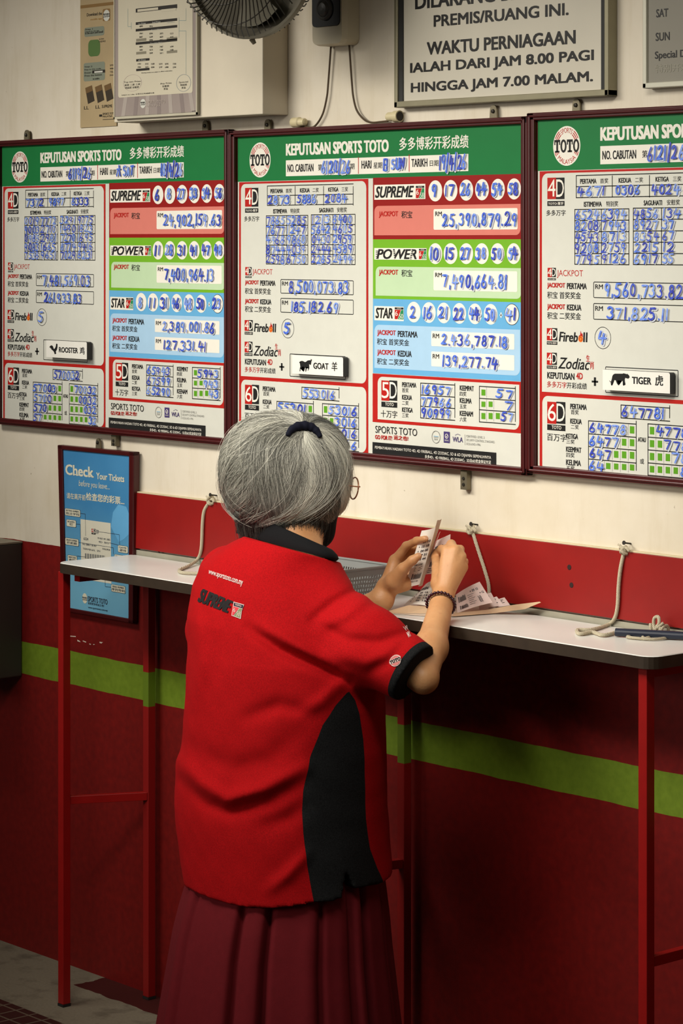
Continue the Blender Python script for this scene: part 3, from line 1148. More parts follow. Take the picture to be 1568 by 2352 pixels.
def hours_sign():
    Y = -.026
    s = Sheet(Y + .006)
    s.crop(*c7)
    fl, fr, fb = s.P(22, 578)[0], at(1396, 210, Y).x, at(909.5, 247, Y).z
    root = thing('hours_sign', 'white framed opening hours sign with bold black capital lettering', 'sign', ((fl + fr) / 2, 0, fb))
    mb = MB()
    mb.box(fl + .01, fr - .01, Y + .0065, -.001, fb + .01, 2.42, mat('sign_back', (120, 112, 96), .7))
    mb.build('backing', root)
    mb = MB()
    for a, b, c, d in ((fl, fr, fb, fb + .012), (fl, fr, 2.418, 2.43), (fl, fl + .010, fb, 2.43), (fr - .010, fr, fb, 2.43)):
        mb.box(a, b, Y, -.001, c, d, ALU)
    mb.build('frame', root, bevel=.0015)
    mb = MB()
    for a, b in ((fl + .010, fl + .023), (fr - .021, fr - .010)):
        mb = MB()
        mb.box(a, b, Y + .0035, Y + .0055, fb + .012, 2.418, ALU_D)
        mb.build('channel', root)
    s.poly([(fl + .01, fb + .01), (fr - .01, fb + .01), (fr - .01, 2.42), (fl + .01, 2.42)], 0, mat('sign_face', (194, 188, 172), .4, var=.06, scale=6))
    ki = ink('sign_black', (36, 35, 34))
    for t_, a, b, c, d in (('DILARANG BERADA DI', 125, 1060, -28, 52), ('PREMIS/RUANG INI.', 225, 952, 82, 146), ('WAKTU PERNIAGAAN', 188, 990, 227, 298), ('IALAH DARI JAM 8.00 PAGI', 98, 1088, 340, 410), ('HINGGA JAM 7.00 MALAM.', 102, 1083, 447, 515)):
        s.text(t_, a, b, c, d, 2, ki, .06)
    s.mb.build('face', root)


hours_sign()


def side_sign():
    Y = -.024
    s = Sheet(Y + .005)
    s.crop(*c7)
    fl, fb = s.P(1359, 470)[0], at(1479.5, 203, Y).z
    fr = fl + .42
    root = thing('schedule_sign', 'grey framed sign listing days, at the right picture edge', 'sign', ((fl + fr) / 2, 0, fb))
    FW = mat('pale_frame', (190, 188, 172), .4, metal=.2)
    mb = MB()
    for a, b, c, d in ((fl, fr, fb, fb + .010), (fl, fr, 2.42, 2.43), (fl, fl + .009, fb, 2.43), (fr - .009, fr, fb, 2.43)):
        mb.box(a, b, Y, -.001, c, d, FW)
    mb.build('frame', root, bevel=.0015)
    mb = MB()
    mb.box(fl + .005, fr - .005, Y + .0055, -.001, fb + .005, 2.42, mat('sign_back', (120, 112, 96), .7))
    mb.build('backing', root)
    s.poly([(fl + .009, fb + .008), (fr - .009, fb + .008), (fr - .009, 2.42), (fl + .009, 2.42)], 0, mat('grey_face', (128, 124, 112), .45, var=.05, scale=8))
    ki = ink('sign_black', (36, 35, 34))
    for t_, a, b, c, d in (('FRI', 1428, 1478, -78, -34), ('SAT', 1424, 1489, 50, 95), ('SUN', 1421, 1497, 177, 222), ('Special Draw', 1417, 1655, 278, 330)):
        s.text(t_, a, b, c, d, 2, ki, .03)
    s.text('特别开彩', 1419, 1600, 350, 394, 2, ink('faded_lettering', (140, 136, 122)), .0)
    s.mb.build('face', root)


side_sign()

c1 = ((150, 0), 4.75)


def paper_notice():
    s = Sheet(-.0025)
    s.crop(*c1)
    x0, x1 = s.P(163, 1395)[0], s.P(560, 1395)[0]
    zb = s.P(163, 1395)[1]
    zt = s.P(163, 78)[1]
    root = thing('paper_notice', 'faded paper notice taped to the wall, half hidden by a white board', 'poster', ((x0 + x1) / 2, 0, zb))
    s.poly([(x0, zb), (x1, zb), (x1, zt + .06), (x0, zt + .06)], 0, mat('faded_paper', (168, 148, 112), .8, var=.14, scale=9))
    s.mb.add([(x0, -.0004, zb), (x1, -.0004, zb), (x1, -.0004, zt + .06), (x0, -.0004, zt + .06)], [(3, 2, 1, 0)], MATS['faded_paper'])
    k, gr, bl, tn = ink('notice_black', (44, 40, 36)), ink('notice_green', (84, 112, 62)), ink('notice_bluegrey', (128, 134, 118)), ink('notice_tan', (134, 104, 62))
    s.rect(165, 540, 60, 94, 1, tn)
    s.text('Download the', 235, 400, 145, 180, 1, k, .03)
    s.text('mobile app', 275, 400, 205, 228, 1, ink('notice_orange', (160, 116, 50)), .03)
    s.rect(408, 490, 100, 232, 1, tn, .004)
    s.disc(450, 168, 36, 62, 2, paper)
    toto_word(s, 414, 487, 150, 192, 3, k)
    s.rect(208, 425, 305, 405, 1, bl, .006)
    s.text('Step 1', 218, 300, 316, 336, 2, k, .03)
    s.text('Search for the app', 218, 370, 342, 358, 2, k, .03)
    s.text('in the store and install', 218, 412, 352, 376, 2, k, .03)
    s.rect(250, 380, 440, 620, 1, gr, .012)      # plain green block in place of the artwork
    s.text('SCAN', 368, 420, 420, 436, 1, k, .03)
    s.text('HERE', 368, 440, 446, 464, 1, k, .03)
    s.rect(200, 432, 690, 890, 1, bl, .006)
    for i, (a, b) in enumerate(((212, 295), (212, 390), (212, 430), (212, 400), (300, 372))):
        s.text(('Step 2', 'Key in the code', 'Enter the details', 'Press the button', 'to confirm')[i], a, b, 722 + i * 32, 742 + i * 32, 2, k, .03)
    s.rect(296, 434, 770, 802, 3, k)
    s.rect(320, 410, 778, 796, 4, paper)
    for i in range(4):
        s.text(('SMS', 'WEB', 'TEL', 'FAX')[i], 486, 524, 705 + i * 36, 722 + i * 36, 1, k, .03)
    for x, y in ((218, 960), (324, 950), (424, 935)):
        s.shape([(x, y), (x + 72, y - 30), (x + 102, y + 140), (x + 30, y + 175)], 0, 0, 0, 0, 1, ink('notice_dark', (62, 54, 44)))
        s.shape([(x, y), (x + 72, y - 30), (x + 82, y + 30), (x + 10, y + 62)], 0, 0, 0, 0, 2, ink('notice_brown', (108, 84, 54)))
    for t_, a, b, c, d in (('LL', 205, 255, 1160, 1196), ('LL', 330, 380, 1150, 1186), ('SUPREME', 398, 512, 1146, 1178), ('SPORTS TOTO', 408, 540, 1232, 1256), ('MALAYSIA', 408, 512, 1262, 1282)):
        s.text(t_, a, b, c, d, 1, k, .03)
    s.rect(370, 402, 1250, 1274, 1, k)
    s.rect(408, 545, 1302, 1308, 1, k)
    s.mb.build('sheet', root)


paper_notice()


def prize_board():
    Y = -.078
    s = Sheet(Y)
    s.crop(*c1)
    x0, x1 = s.P(530, 1310)[0], s.P(1440, 1265)[0]
    zb = s.P(534, 1302)[1]
    zt = 2.30
    root = thing('prize_board', 'white prize table board in a clear sleeve on the wall casing', 'notice board', ((x0 + x1) / 2, -.07, zb))
    mb = MB()
    mb.box(x0, x1, Y + .001, -.0701, zb, zt, mat('sleeve_edge', (158, 154, 138), .3, var=.06))
    mb.build('backing', root, bevel=.001)
    k, gy, bl = ink('notice_black', (44, 40, 36)), ink('table_grey', (132, 126, 108)), ink('pale_teal', (120, 146, 146))
    s.poly([(x0 + .004, zb + .006), (x1 - .004, zb + .006), (x1 - .004, zt), (x0 + .004, zt)], 0, mat('lilac_band', (150, 138, 132), .3, var=.1, scale=12))
    zc = s.P(595, 1066)[1]
    xa, xb = s.P(578, 1066)[0], s.P(1390, 1010)[0]
    # fanned rays in the lower band
    for i, x in enumerate((640, 760, 880, 1000, 1120, 1240, 1340)):
        a, b = s.P(x, 1000)[0], s.P(x + 40, 1000)[0]
        sh = (x - 985) * .00002
        s.poly([(a + sh * 1.5, zb + .006), (b + sh * 1.5, zb + .006), (b, zc + .002), (a, zc + .002)], 1, ink('lilac_ray' + str(i % 2), ((166, 156, 148), (134, 122, 118))[i % 2]))
    s.poly(rr(xa, xb, zc, zt, .006, (1, 1, 0, 0)), 2, mat('card_white', (200, 192, 170), .35, var=.05, scale=8))
    zr = zc
    s.rect(770, 1222, 96, 138, 3, k)
    s.rect(790, 1015, 104, 130, 4, MATS['card_white'])
    s.rect(1050, 1210, 104, 130, 4, MATS['card_white'])
    for y0, y1, w_ in ((244, 273, 3), (317, 345, 1), (462, 490, 1)):
        s.rect(770, 1222, y0, y1, 3, k)
    s.text('1st Prize', 800, 880, y0 - 208, y0 - 194, 4, paper, .02)
    s.text('2nd Prize', 950, 1040, 238, 254, 4, paper, .02)
    s.text('3rd Prize', 1112, 1190, 238, 254, 4, paper, .02)
    s.text('Special Prizes', 940, 1060, 322, 338, 4, paper, .02)
    s.text('Consolation Prizes', 930, 1060, 467, 483, 4, paper, .02)
    for a, b, c, d in ((775, 885, 425, 455), (1108, 1222, 412, 440), (775, 885, 568, 596), (1108, 1222, 556, 584)):
        s.rect(a, b, c, d, 3, gy)
    rnd = random.Random(3)
    for r, y in enumerate((280, 358, 396, 430, 502, 538, 572)):
        for i, x in enumerate((810, 920, 1032, 1145)):
            if (r == 0 and i == 2) or (r in (3, 6) and i in (0, 3)):
                continue
            s.text(str(rnd.randint(1000, 9999)), x, x + 36, y, y + 18, 3, k, .03)
    s.rect(775, 920, 646, 672, 3, k)
    s.rect(775, 920, 752, 777, 3, k)
    s.text('6D Prizes', 800, 880, 652, 666, 4, paper, .02)
    for y in (690, 726):
        for i, x in enumerate((790, 872, 938, 1024, 1090, 1174)):
            s.text(str(rnd.randint(1000, 9999)), x, x + 36, y, y + 18, 3, k, .03)
    s.text('Winning numbers are subject to official confirmation', 830, 1168, 792, 806, 3, k, .02)
    s.disc(735, 905, 100, 92, 3, ink('faint_lilac', (164, 146, 142)), .03, 40)
    s.disc(1292, 905, 80, 95, 3, ink('faint_blue', (132, 138, 138)), .05, 40)
    for x0_, x1_, y, tx in ((640, 828, 890, 'Top two Prizes'), (648, 820, 920, '首奖 二奖 三奖'), (655, 806, 950, '特别奖 安慰奖'), (1036, 1160, 905, 'Any Prize'), (1060, 1135, 932, '安慰奖'), (1075, 1122, 960, '奖金'), (1240, 1340, 890, 'Special'), (1256, 1330, 918, '特别奖'), (1270, 1316, 948, '奖金')):
        s.text(tx, x0_, x1_, y, y + 22, 3, k, .02)
    s.text('Subject to rules. 以官方公布成绩为准', 615, 972, 1030, 1048, 3, k, .02)
    for a, b, c, d in ((685, 685, 94, 290), (685, 720, 290, 290), (722, 722, 245, 318), (1242, 1242, 190, 410), (1242, 1318, 225, 225), (1318, 1318, 90, 225), (1242, 1318, 338, 338), (1318, 1318, 338, 810)):
        s.line(a, c, b, d, .0009, 3, bl)
    s.disc(848, 1130, 30, 50, 2, paper)
    toto_word(s, 822, 874, 1112, 1150, 3, k)
    for t_, a, b, c, d in (('SPORTS TOTO', 880, 1092, 1100, 1140), ('MALAYSIA', 880, 1040, 1148, 1170)):
        s.text(t_, a, b, c, d, 2, ink('lilac_letter', (172, 160, 150)), .01)
    s.rect(1380, 1422, 1210, 1216, 2, k)
    s.mb.build('sheet', root)
    mb = MB()
    for a, b, c, d in ((x0, x1, zb, zb + .005), (x0, x0 + .004, zb, zt), (x1 - .004, x1, zb, zt)):
        mb.box(a, b, Y - .0012, Y + .001, c, d, mat('sleeve_rim', (186, 180, 160), .25))
    mb.build('rim', root)


prize_board()


def wall_unit():
    Y = -.045
    cr = ((400, 0), 2.958)
    q = lambda x, y, yy=Y: at(cr[0][0] + x / cr[1], cr[0][1] + y / cr[1], yy)
    x0, x1 = q(938, 200).x, q(1138, 200).x
    zb = q(1000, 302).z
    zt = zb + .24
    root = thing('alarm_unit', 'white plastic wall unit with black front panel and round grey dial', 'alarm', ((x0 + x1) / 2, 0, zb))
    PL = mat('aged_plastic', (196, 186, 160), .45, var=.06, scale=10)
    BK = mat('black_plastic', (18, 19, 24), .3)
    mb = MB()
    a = rr(x0, x1, zb, zt, .014)
    n = len(a)
    b = rr(x0 - .004, x1 + .004, zb - .002, zt + .004, .014)
    vs = [(x, Y, z) for x, z in a] + [(x, Y + .012, z) for x, z in b] + [(x, -.001, z) for x, z in b]
    fs = [tuple(range(n)), tuple(range(2 * n, 3 * n))[::-1]]
    for k in (0, 1):
        fs += [(k * n + i, (k + 1) * n + i, (k + 1) * n + (i + 1) % n, k * n + (i + 1) % n) for i in range(n)]
    mb.add(vs, fs, PL)
    mb.build('housing', root)
    px0, px1, pz = q(943, 180).x, q(1128, 180).x, q(946, 187).z
    mb = MB()
    a = rr(px0, px1, pz, pz + .12, .010)
    vs = [(x, Y - .003, z) for x, z in a] + [(x, Y + .001, z) for x, z in a]
    mb.add(vs, [tuple(range(n)), tuple(range(n, 2 * n))[::-1]] + [(i, n + i, n + (i + 1) % n, (i + 1) % n) for i in range(n)], BK)
    mb.build('panel', root)
    c = q(1031, 62)
    mb = MB()
    gm = mat('dial_grey', (92, 92, 90), .35)
    mb.lathe((c.x, Y - .003, c.z), (0, -1, 0), [(0, .0235), (.004, .0235), (.006, .020), (.005, .017), (.004, .0165), (.009, .012), (.010, .004)], gm, 40)
    mb.build('dial', root, smooth=False)
    W = mat('cable_brown', (74, 58, 38), .7, var=.15, scale=80)
    for pts, nm in (([(1065, 300), (1058, 400), (1046, 560), (1036, 660), (1008, 775), (962, 850), (925, 866), (888, 858)], 'left'), ([(1187, 286), (1196, 420), (1206, 560), (1216, 660), (1240, 750), (1290, 812), (1340, 832), (1400, 828), (1452, 822)], 'right')):
        P = [q(x, y, -.008) for x, y in pts]
        P = smooth_path(P, 5)
        mb = MB()
        mb.tube(P, .0021, W, 6)
        mb.build('cable', root)
    SO = mat('ivory_socket', (200, 188, 150), .4, var=.05)
    for (xa, xb, y, first) in ((803, 892, 850, 1), (1450, 1532, 812, 0)):
        l, r_ = q(xa, y, -.012), q(xb, y, -.012)
        zc = (l.z + r_.z) / 2 + .006
        ln = r_.x - l.x
        base, d = ((l.x, -.012, zc), (1, 0, 0))
        mb = MB()
        if first:
            mb.lathe(base, d, [(0, .0085), (.003, .0105), (ln * .55, .0108), (ln * .62, .0085), (ln * .95, .0075), (ln, .004)], SO, 24)
        else:
            mb.lathe(base, d, [(0, .0075), (.003, .0092), (ln * .55, .0092), (ln * .6, .0116), (ln, .0118)], SO, 24)
            mb.lathe((base[0] + ln + .0002, -.012, zc), d, [(0, .0095), (.0004, .0095)], DARKM, 24)
        mb.build('cable_end', root, smooth=False)


def smooth_path(P, k=6):
    P = [Vector(p) for p in P]
    out = []
    n = len(P)
    for i in range(n - 1):
        p0, p1, p2, p3 = P[max(i - 1, 0)], P[i], P[i + 1], P[min(i + 2, n - 1)]
        for j in range(k):
            t = j / k
            out.append(.5 * ((2 * p1) + (p2 - p0) * t + (2 * p0 - 5 * p1 + 4 * p2 - p3) * t * t + (3 * p1 - p0 - 3 * p2 + p3) * t ** 3))
    out.append(P[-1])
    return out


wall_unit()


def wall_fan():
    """oscillating fan on a wall bracket; only the bottom of its cage is in view"""
    R = .168
    cen = at(570, -108, -.26)
    ax = Vector((math.sin(math.radians(10)) , -math.cos(math.radians(10)), -.06)).normalized()
    root = thing('wall_fan', 'wall fan with a dark wire cage, cut off by the top edge', 'fan', (cen.x, 0, cen.z + .02))
    WM = mat('cage_wire', (44, 41, 34), .4, metal=.4, var=.1)
    RM = mat('fan_rim', (104, 98, 82), .4, metal=.2)
    PLb = mat('fan_blade', (116, 112, 98), .35)
    HB = mat('fan_body', (58, 54, 46), .45)
    a = ax.orthogonal().normalized()
    b = ax.cross(a)
    mb = MB()
    N = 72
    for i in range(N):
        q = 2 * PI * i / N
        pts = []
        for k in range(9):
            t = k / 8
            r = R * (.28 + .72 * t)
            tw = 1.0 * (1 - t)
            h = .085 * math.sqrt(max(0, 1 - (t * .98) ** 2.6)) + .004
            pts.append(cen + (a * math.cos(q + tw) + b * math.sin(q + tw)) * r + ax * h)
        mb.tube(pts, .0014, WM, 4, False)
    for t in (.28, .62, .86):
        k = (t - .28) / .72
        h = .085 * math.sqrt(max(0, 1 - (k * .98) ** 2.6)) + .004
        mb.ring(cen + ax * (h - .001), ax, R * t, .0013, WM, 64, 5)
    mb.build('front_cage', root)
    mb = MB()
    for i in range(N):
        q = 2 * PI * i / N
        pts = []
        for k in range(8):
            t = k / 7
            r = R * (.3 + .7 * t)
            tw = -.9 * (1 - t)
            h = -.07 * math.sqrt(max(0, 1 - (t * .98) ** 2.6)) - .004
            pts.append(cen + (a * math.cos(q + tw) + b * math.sin(q + tw)) * r + ax * h)
        mb.tube(pts, .0014, WM, 4, False)
    mb.build('rear_cage', root)
    mb = MB()
    mb.lathe(cen - ax * .007, ax, [(0, R - .002), (0, R + .004), (.014, R + .004), (.014, R - .002), (0, R - .002)], RM, 72)
    mb.build('rim', root)
    lug = cen + (Vector((0, 0, -1)) - ax * ax.dot(Vector((0, 0, -1)))).normalized() * (R + .003)
    mb = MB()
    mb.tube([lug, lug + Vector((.002, .006, -.010))], [.006, .004], RM, 10)
    mb.build('clip', root)
    mb = MB()
    mb.lathe(cen + ax * .082, ax, [(0, .047), (.006, .045), (.010, .02), (.011, .002)], HB, 32)
    mb.build('badge', root)
    for k in range(3):
        mb = MB()
        q0 = 2 * PI * k / 3 + .7
        vs, fs = [], []
        for i in range(9):
            t = i / 8
            r = .03 + t * (R - .05)
            for j in range(7):
                u = j / 6 - .5
                q = q0 + u * (1.0 + .7 * t) * (1 - .12 * t)
                vs.append(cen + (a * math.cos(q) + b * math.sin(q)) * r + ax * (u * .05))
        for i in range(8):
            for j in range(6):
                fs.append((i * 7 + j, i * 7 + j + 1, (i + 1) * 7 + j + 1, (i + 1) * 7 + j))
        m_ = len(vs)
        vs += [v - ax * .0018 for v in vs]
        fs += [tuple(m_ + i for i in f)[::-1] for f in fs]
        mb.add(vs, fs, PLb)
        mb.build('blade', root, smooth=True)
    mb = MB()
    mb.lathe(cen - ax * .075, ax, [(-.09, .03), (-.08, .048), (0, .05), (.04, .045), (.075, .028)], HB, 32)
    mb.build('motor', root)
    mb = MB()
    e = cen - ax * .13
    mb.tube([e, e + Vector((0, .03, .10)), Vector((cen.x, -.02, cen.z + .16))], [.018, .016, .02], HB, 12)
    mb.box(cen.x - .05, cen.x + .05, -.03, -.001, cen.z + .08, cen.z + .24, HB)
    mb.build('wall_bracket', root)


wall_fan()

# grey cabinet on the wall at the left picture edge
MB_ = MB()
zt, zb = at(52, 1247, 0).z, at(52, 1553, 0).z
xr = at(51.5, 1400, 0).x
root = thing('wall_cabinet', 'dark grey metal cabinet on the wall at the left picture edge', 'cabinet', (xr - .16, 0, zb))
GM = mat('cabinet_grey', (62, 58, 52), .5, metal=.2, var=.1, scale=10)
MB_.box(xr - .32, xr, -.20, -.001, zb, zt, GM)
MB_.build('body', root, bevel=.003)
MB_ = MB()
MB_.box(xr - .322, xr + .002, -.204, -.001, zt, zt + .004, mat('cabinet_top', (120, 112, 96), .5, var=.12))
MB_.build('lid', root)
MB_ = MB()
MB_.box(xr - .312, xr - .008, -.206, -.2002, zb + .008, zt - .008, GM)
MB_.box(xr - .03, xr - .022, -.216, -.206, zb + .11, zb + .17, DARKM)
MB_.build('door', root, bevel=.002)


def ticket_poster():
    """framed blue poster that leans a little off the wall"""
    co = [at(141, 1403, -.016), at(304.5, 1433, -.016), at(306.5, 1038.5, -.023), at(131.5, 1022, -.023)]  # BL BR TR TL of the front face
    Yd = .0
    root = thing('framed_poster', 'blue ticket checking poster in a maroon frame behind the counter end', 'poster', ((co[0].x + co[1].x) / 2, 0, co[0].z))

    def uv(u, v, off=0.0):
        p = (co[0] * (1 - u) + co[1] * u) * (1 - v) + (co[3] * (1 - u) + co[2] * u) * v
        return Vector((p.x, p.y + off, p.z))
    fu, fv = .062, .026
    mb = MB()
    for a, b, c, d in ((0, 1, 0, fv), (0, 1, 1 - fv, 1), (0, fu, 0, 1), (1 - fu, 1, 0, 1)):
        f = [uv(a, c), uv(b, c), uv(b, d), uv(a, d)]
        bk = [Vector((p.x, min(-.001, p.y + .018), p.z)) for p in f]
        mb.add(f + bk, [(0, 1, 2, 3), (7, 6, 5, 4), (0, 4, 5, 1), (1, 5, 6, 2), (2, 6, 7, 3), (3, 7, 4, 0)], FRAME_P)
    mb.build('frame', root, bevel=.002)
    mb = MB()
    f = [uv(.03, .015, .006), uv(.97, .015, .006), uv(.97, .985, .006), uv(.03, .985, .006)]
    bk = [Vector((p.x, min(-.0015, p.y + .008), p.z)) for p in f]
    mb.add(f + bk, [(7, 6, 5, 4), (0, 4, 5, 1), (1, 5, 6, 2), (2, 6, 7, 3), (3, 7, 4, 0)], mat('hardboard', (96, 70, 50), .8))
    mb.build('backing', root)
    s = Sheet(-.012)
    s.crop((100, 1000), 3.92)
    # the printed face follows the lean: y varies linearly with z
    g = G('poster_blue')
    tc = g.n('ShaderNodeTexCoord')
    n1 = g.ramp(g.noise(tc.outputs['Object'], 7, 3), .35, .7)
    sp = g.n('ShaderNodeSeparateXYZ')
    g.l(tc.outputs['Object'], sp.inputs[0])
    gr = g.ramp(sp.outputs[2], .26, .06)
    c = g.mix(gr, lin((54, 124, 176)), lin((116, 178, 206)))
    g.l(g.mix(g.val('MULTIPLY', n1, .35), c, lin((92, 160, 204))), g.b.inputs['Base Color'])
    g.b.inputs['Roughness'].default_value = .4
    pts = [(uv(u, v).x, uv(u, v).z) for u, v in ((.03, .015), (.97, .015), (.97, .985), (.03, .985))]
    s.poly(pts, 0, g.m)
    cr, k = ink('poster_cream', (216, 212, 190)), ink('poster_ink', (52, 62, 78))
    lt = ink('poster_light_blue', (100, 168, 214))
    s.shape([(640, 690), (690, 620), (760, 640), (790, 720), (790, 880), (740, 930), (690, 960), (620, 820)], 0, 0, 0, 0, 1, lt)
    s.text('Check', 217, 470, 256, 352, 2, cr, .06)
    x = 217
    # slab feet on the heading
    for a, b, y in ((290, 312, 354), (318, 340, 359), (425, 445, 372), (450, 472, 375)):
        s.rect(a, b, y - 9, y, 2, cr)
    s.text('Your Tickets', 495, 747, 332, 392, 2, cr, .045)
    s.text('before you leave...', 337, 615, 400, 470, 2, cr, .0, shear=.02)
    s.text('请在离开前', 225, 396, 512, 566, 2, cr, .01)
    s.text('检查您的彩票...', 400, 745, 512, 582, 2, cr, .03)
    s.rect(347, 618, 752, 1290, 2, ink('poster_ticket', (214, 210, 192)))
    nd_logo(s, '4', 446, 482, 838, 868, 872, 888, 3, 'TOTO')
    s.text('万字', 484, 510, 846, 884, 3, k, .02)
    s.text('6324', 374, 414, 915, 940, 3, k, .02)
    for t_, a, b, y in (('TM 4D/S  RM 1.00/D', 498, 612, 915), ('4D  BIG', 508, 600, 948), ('THU  000017  06 MAY', 360, 490, 968), ('TERMINAL  SN', 365, 520, 1010), ('TOTAL RM1.00', 540, 610, 1012)):
        s.text(t_, a, b, y, y + 16, 3, k, .02)
    for i in range(24):
        x = 384 + i * 7.6
        s.rect(x, x + (2.5 if i % 3 else 5), 1060 + i * .9, 1106 + i * .9, 3, k)
    for (a, b, c, d), t1, t2 in (((210, 345, 655, 716), 'BETTING NUMBERS', '投注字码'), ((222, 305, 755, 815), 'BOARD', '栏'), ((208, 326, 920, 980), 'DRAW NUMBER', '开彩期'), ((228, 310, 1075, 1135), 'BARCODE', '条码'), ((683, 770, 988, 1048), 'GAME', '游戏'), ((650, 738, 1070, 1130), 'TOTAL', '总额'), ((617, 742, 1340, 1402), 'SERIAL NUMBER', '序列号码')):
        s.rect(a - 2, b + 2, c - 3, d + 3, 2, k, .003)
        s.rect(a, b, c, d, 3, cr, .003)
        s.text(t1, a + 10, b - 10, c + 10, c + 25, 4, k, .03)
        m_ = (a + b) / 2
        wd_ = len(t2) * 15
        s.text(t2, m_ - wd_, m_ + wd_, c + 31, c + 53, 4, k, .02)
    for a, b, c, d in ((347, 700, 390, 706), (390, 706, 392, 905), (308, 796, 345, 800), (345, 800, 345, 925), (328, 962, 640, 1010), (640, 1010, 640, 1070), (510, 866, 695, 892), (695, 892, 697, 985), (600, 965, 683, 985), (312, 1085, 385, 1094), (562, 1300, 562, 1360), (562, 1360, 615, 1366)):
        s.line(a, b, c, d, .0009, 3, k)
    s.disc(376, 1467, 22, 46, 2, cr)
    toto_word(s, 354, 398, 1450, 1482, 3, k)
    s.text('SPORTS TOTO', 403, 580, 1446, 1494, 2, k, .03)
    s.text('给您更多的运之也!', 404, 548, 1498, 1520, 2, k, .01)
    s.text('www.sportstoto.com.my', 405, 580, 1540, 1560, 2, k, .01)
    z0, z1 = co[0].z, co[3].z
    s.mb.v = [(x, y + (-.012 + .0075) * ((z - z0) / (z1 - z0)) * 0 + (-.0065) * ((z - z0) / (z1 - z0)) - .0005, z) for x, y, z in s.mb.v]
    s.mb.build('print', root)
    # glazing
    gm = bpy.data.materials.new('picture_glass')
    gm.use_nodes = True
    nt = gm.node_tree
    nt.nodes.remove(nt.nodes['Principled BSDF'])
    tr = nt.nodes.new('ShaderNodeBsdfTransparent')
    gl = nt.nodes.new('ShaderNodeBsdfGlossy')
    gl.inputs['Roughness'].default_value = .08
    lw = nt.nodes.new('ShaderNodeLayerWeight')
    pw = nt.nodes.new('ShaderNodeMath')
    pw.operation = 'POWER'
    pw.inputs[1].default_value = 4.0
    nt.links.new(lw.outputs['Facing'], pw.inputs[0])
    fr = nt.nodes.new('ShaderNodeMath')
    fr.operation = 'MULTIPLY_ADD'
    fr.inputs[1].default_value = .6
    fr.inputs[2].default_value = .035
    nt.links.new(pw.outputs[0], fr.inputs[0])
    mx = nt.nodes.new('ShaderNodeMixShader')
    nt.links.new(fr.outputs[0], mx.inputs[0])
    nt.links.new(tr.outputs[0], mx.inputs[1])
    nt.links.new(gl.outputs[0], mx.inputs[2])
    nt.links.new(mx.outputs[0], nt.nodes['Material Output'].inputs['Surface'])
    mb = MB()
    mb.add([uv(.04, .018, .002), uv(.96, .018, .002), uv(.96, .982, .002), uv(.04, .982, .002)], [(0, 1, 2, 3)], gm)
    mb.build('glass_pane', root)
    mb = MB()
    hanger(mb, 226, 1018, .026, .009)
    mb.build('hanger', root)


ticket_poster()

# ================================================================== the standing counter
ZT = .988
TOP_W = mat('counter_laminate', (230, 229, 223), .28, var=.04, scale=10, spec=.5)
EDGE_B = mat('counter_edge', (50, 38, 26), .6, var=.22, scale=40)
LEG_R = mat('red_leg_paint', (150, 16, 14), .4, var=.10, scale=30)
root = thing('counter_table', 'long narrow standing counter with white top and red steel legs', 'table', (.18, -.11, 0))


def slab(mb, x0, x1, y0, y1, z0, z1, rad, m_top, m_side):
    a = rr(x0, x1, y0, y1, rad, (1, 1, 0, 0))
    n = len(a)
    lo = [(x, y, z0) for x, y in a]
    hi = [(x, y, z1 - .0015) for x, y in a]
    cx_, cy_ = (x0 + x1) / 2, (y0 + y1) / 2
    b = rr(x0 + .0015, x1 - .0015, y0 + .0015, y1, rad, (1, 1, 0, 0))
    hi2 = [(x, y, z1) for x, y in b]
    vs = lo + hi + hi2
    fs = [tuple(range(n))[::-1]]
    fs += [(i, (i + 1) % n, n + (i + 1) % n, n + i) for i in range(n)]
    mb.add(vs, fs, m_side)
    mb.add(vs, [(n + i, n + (i + 1) % n, 2 * n + (i + 1) % n, 2 * n + i) for i in range(n)] + [tuple(range(2 * n, 3 * n))], m_top)


mb = MB()
slab(mb, -.705, 1.064, -.226, -.014, ZT - .0225, ZT, .028, TOP_W, EDGE_B)
mb.build('counter_top', root)
mb = MB()
LZ = ZT - .023
for y0, y1 in ((-.034, -.014),):
    mb.box(-.69, 1.03, y0, y1, LZ - .02, LZ, LEG_R)
for x in (-.682, .19, 1.01):
    mb.box(x, x + .02, -.19, -.034, LZ - .02, LZ, LEG_R)
mb.build('top_frame', root)


def leg_mat():
    g = G('red_leg_paint_striped')
    tc = g.n('ShaderNodeTexCoord')
    sp = g.n('ShaderNodeSeparateXYZ')
    g.l(tc.outputs['Object'], sp.inputs[0])
    z = sp.outputs[2]
    isg = g.val('MULTIPLY', g.val('LESS_THAN', z, .733), g.val('GREATER_THAN', z, .656))
    g.l(g.mix(isg, lin((140, 16, 14)), lin((98, 122, 28))), g.b.inputs['Base Color'])
    g.b.inputs['Roughness'].default_value = .45
    return g.m


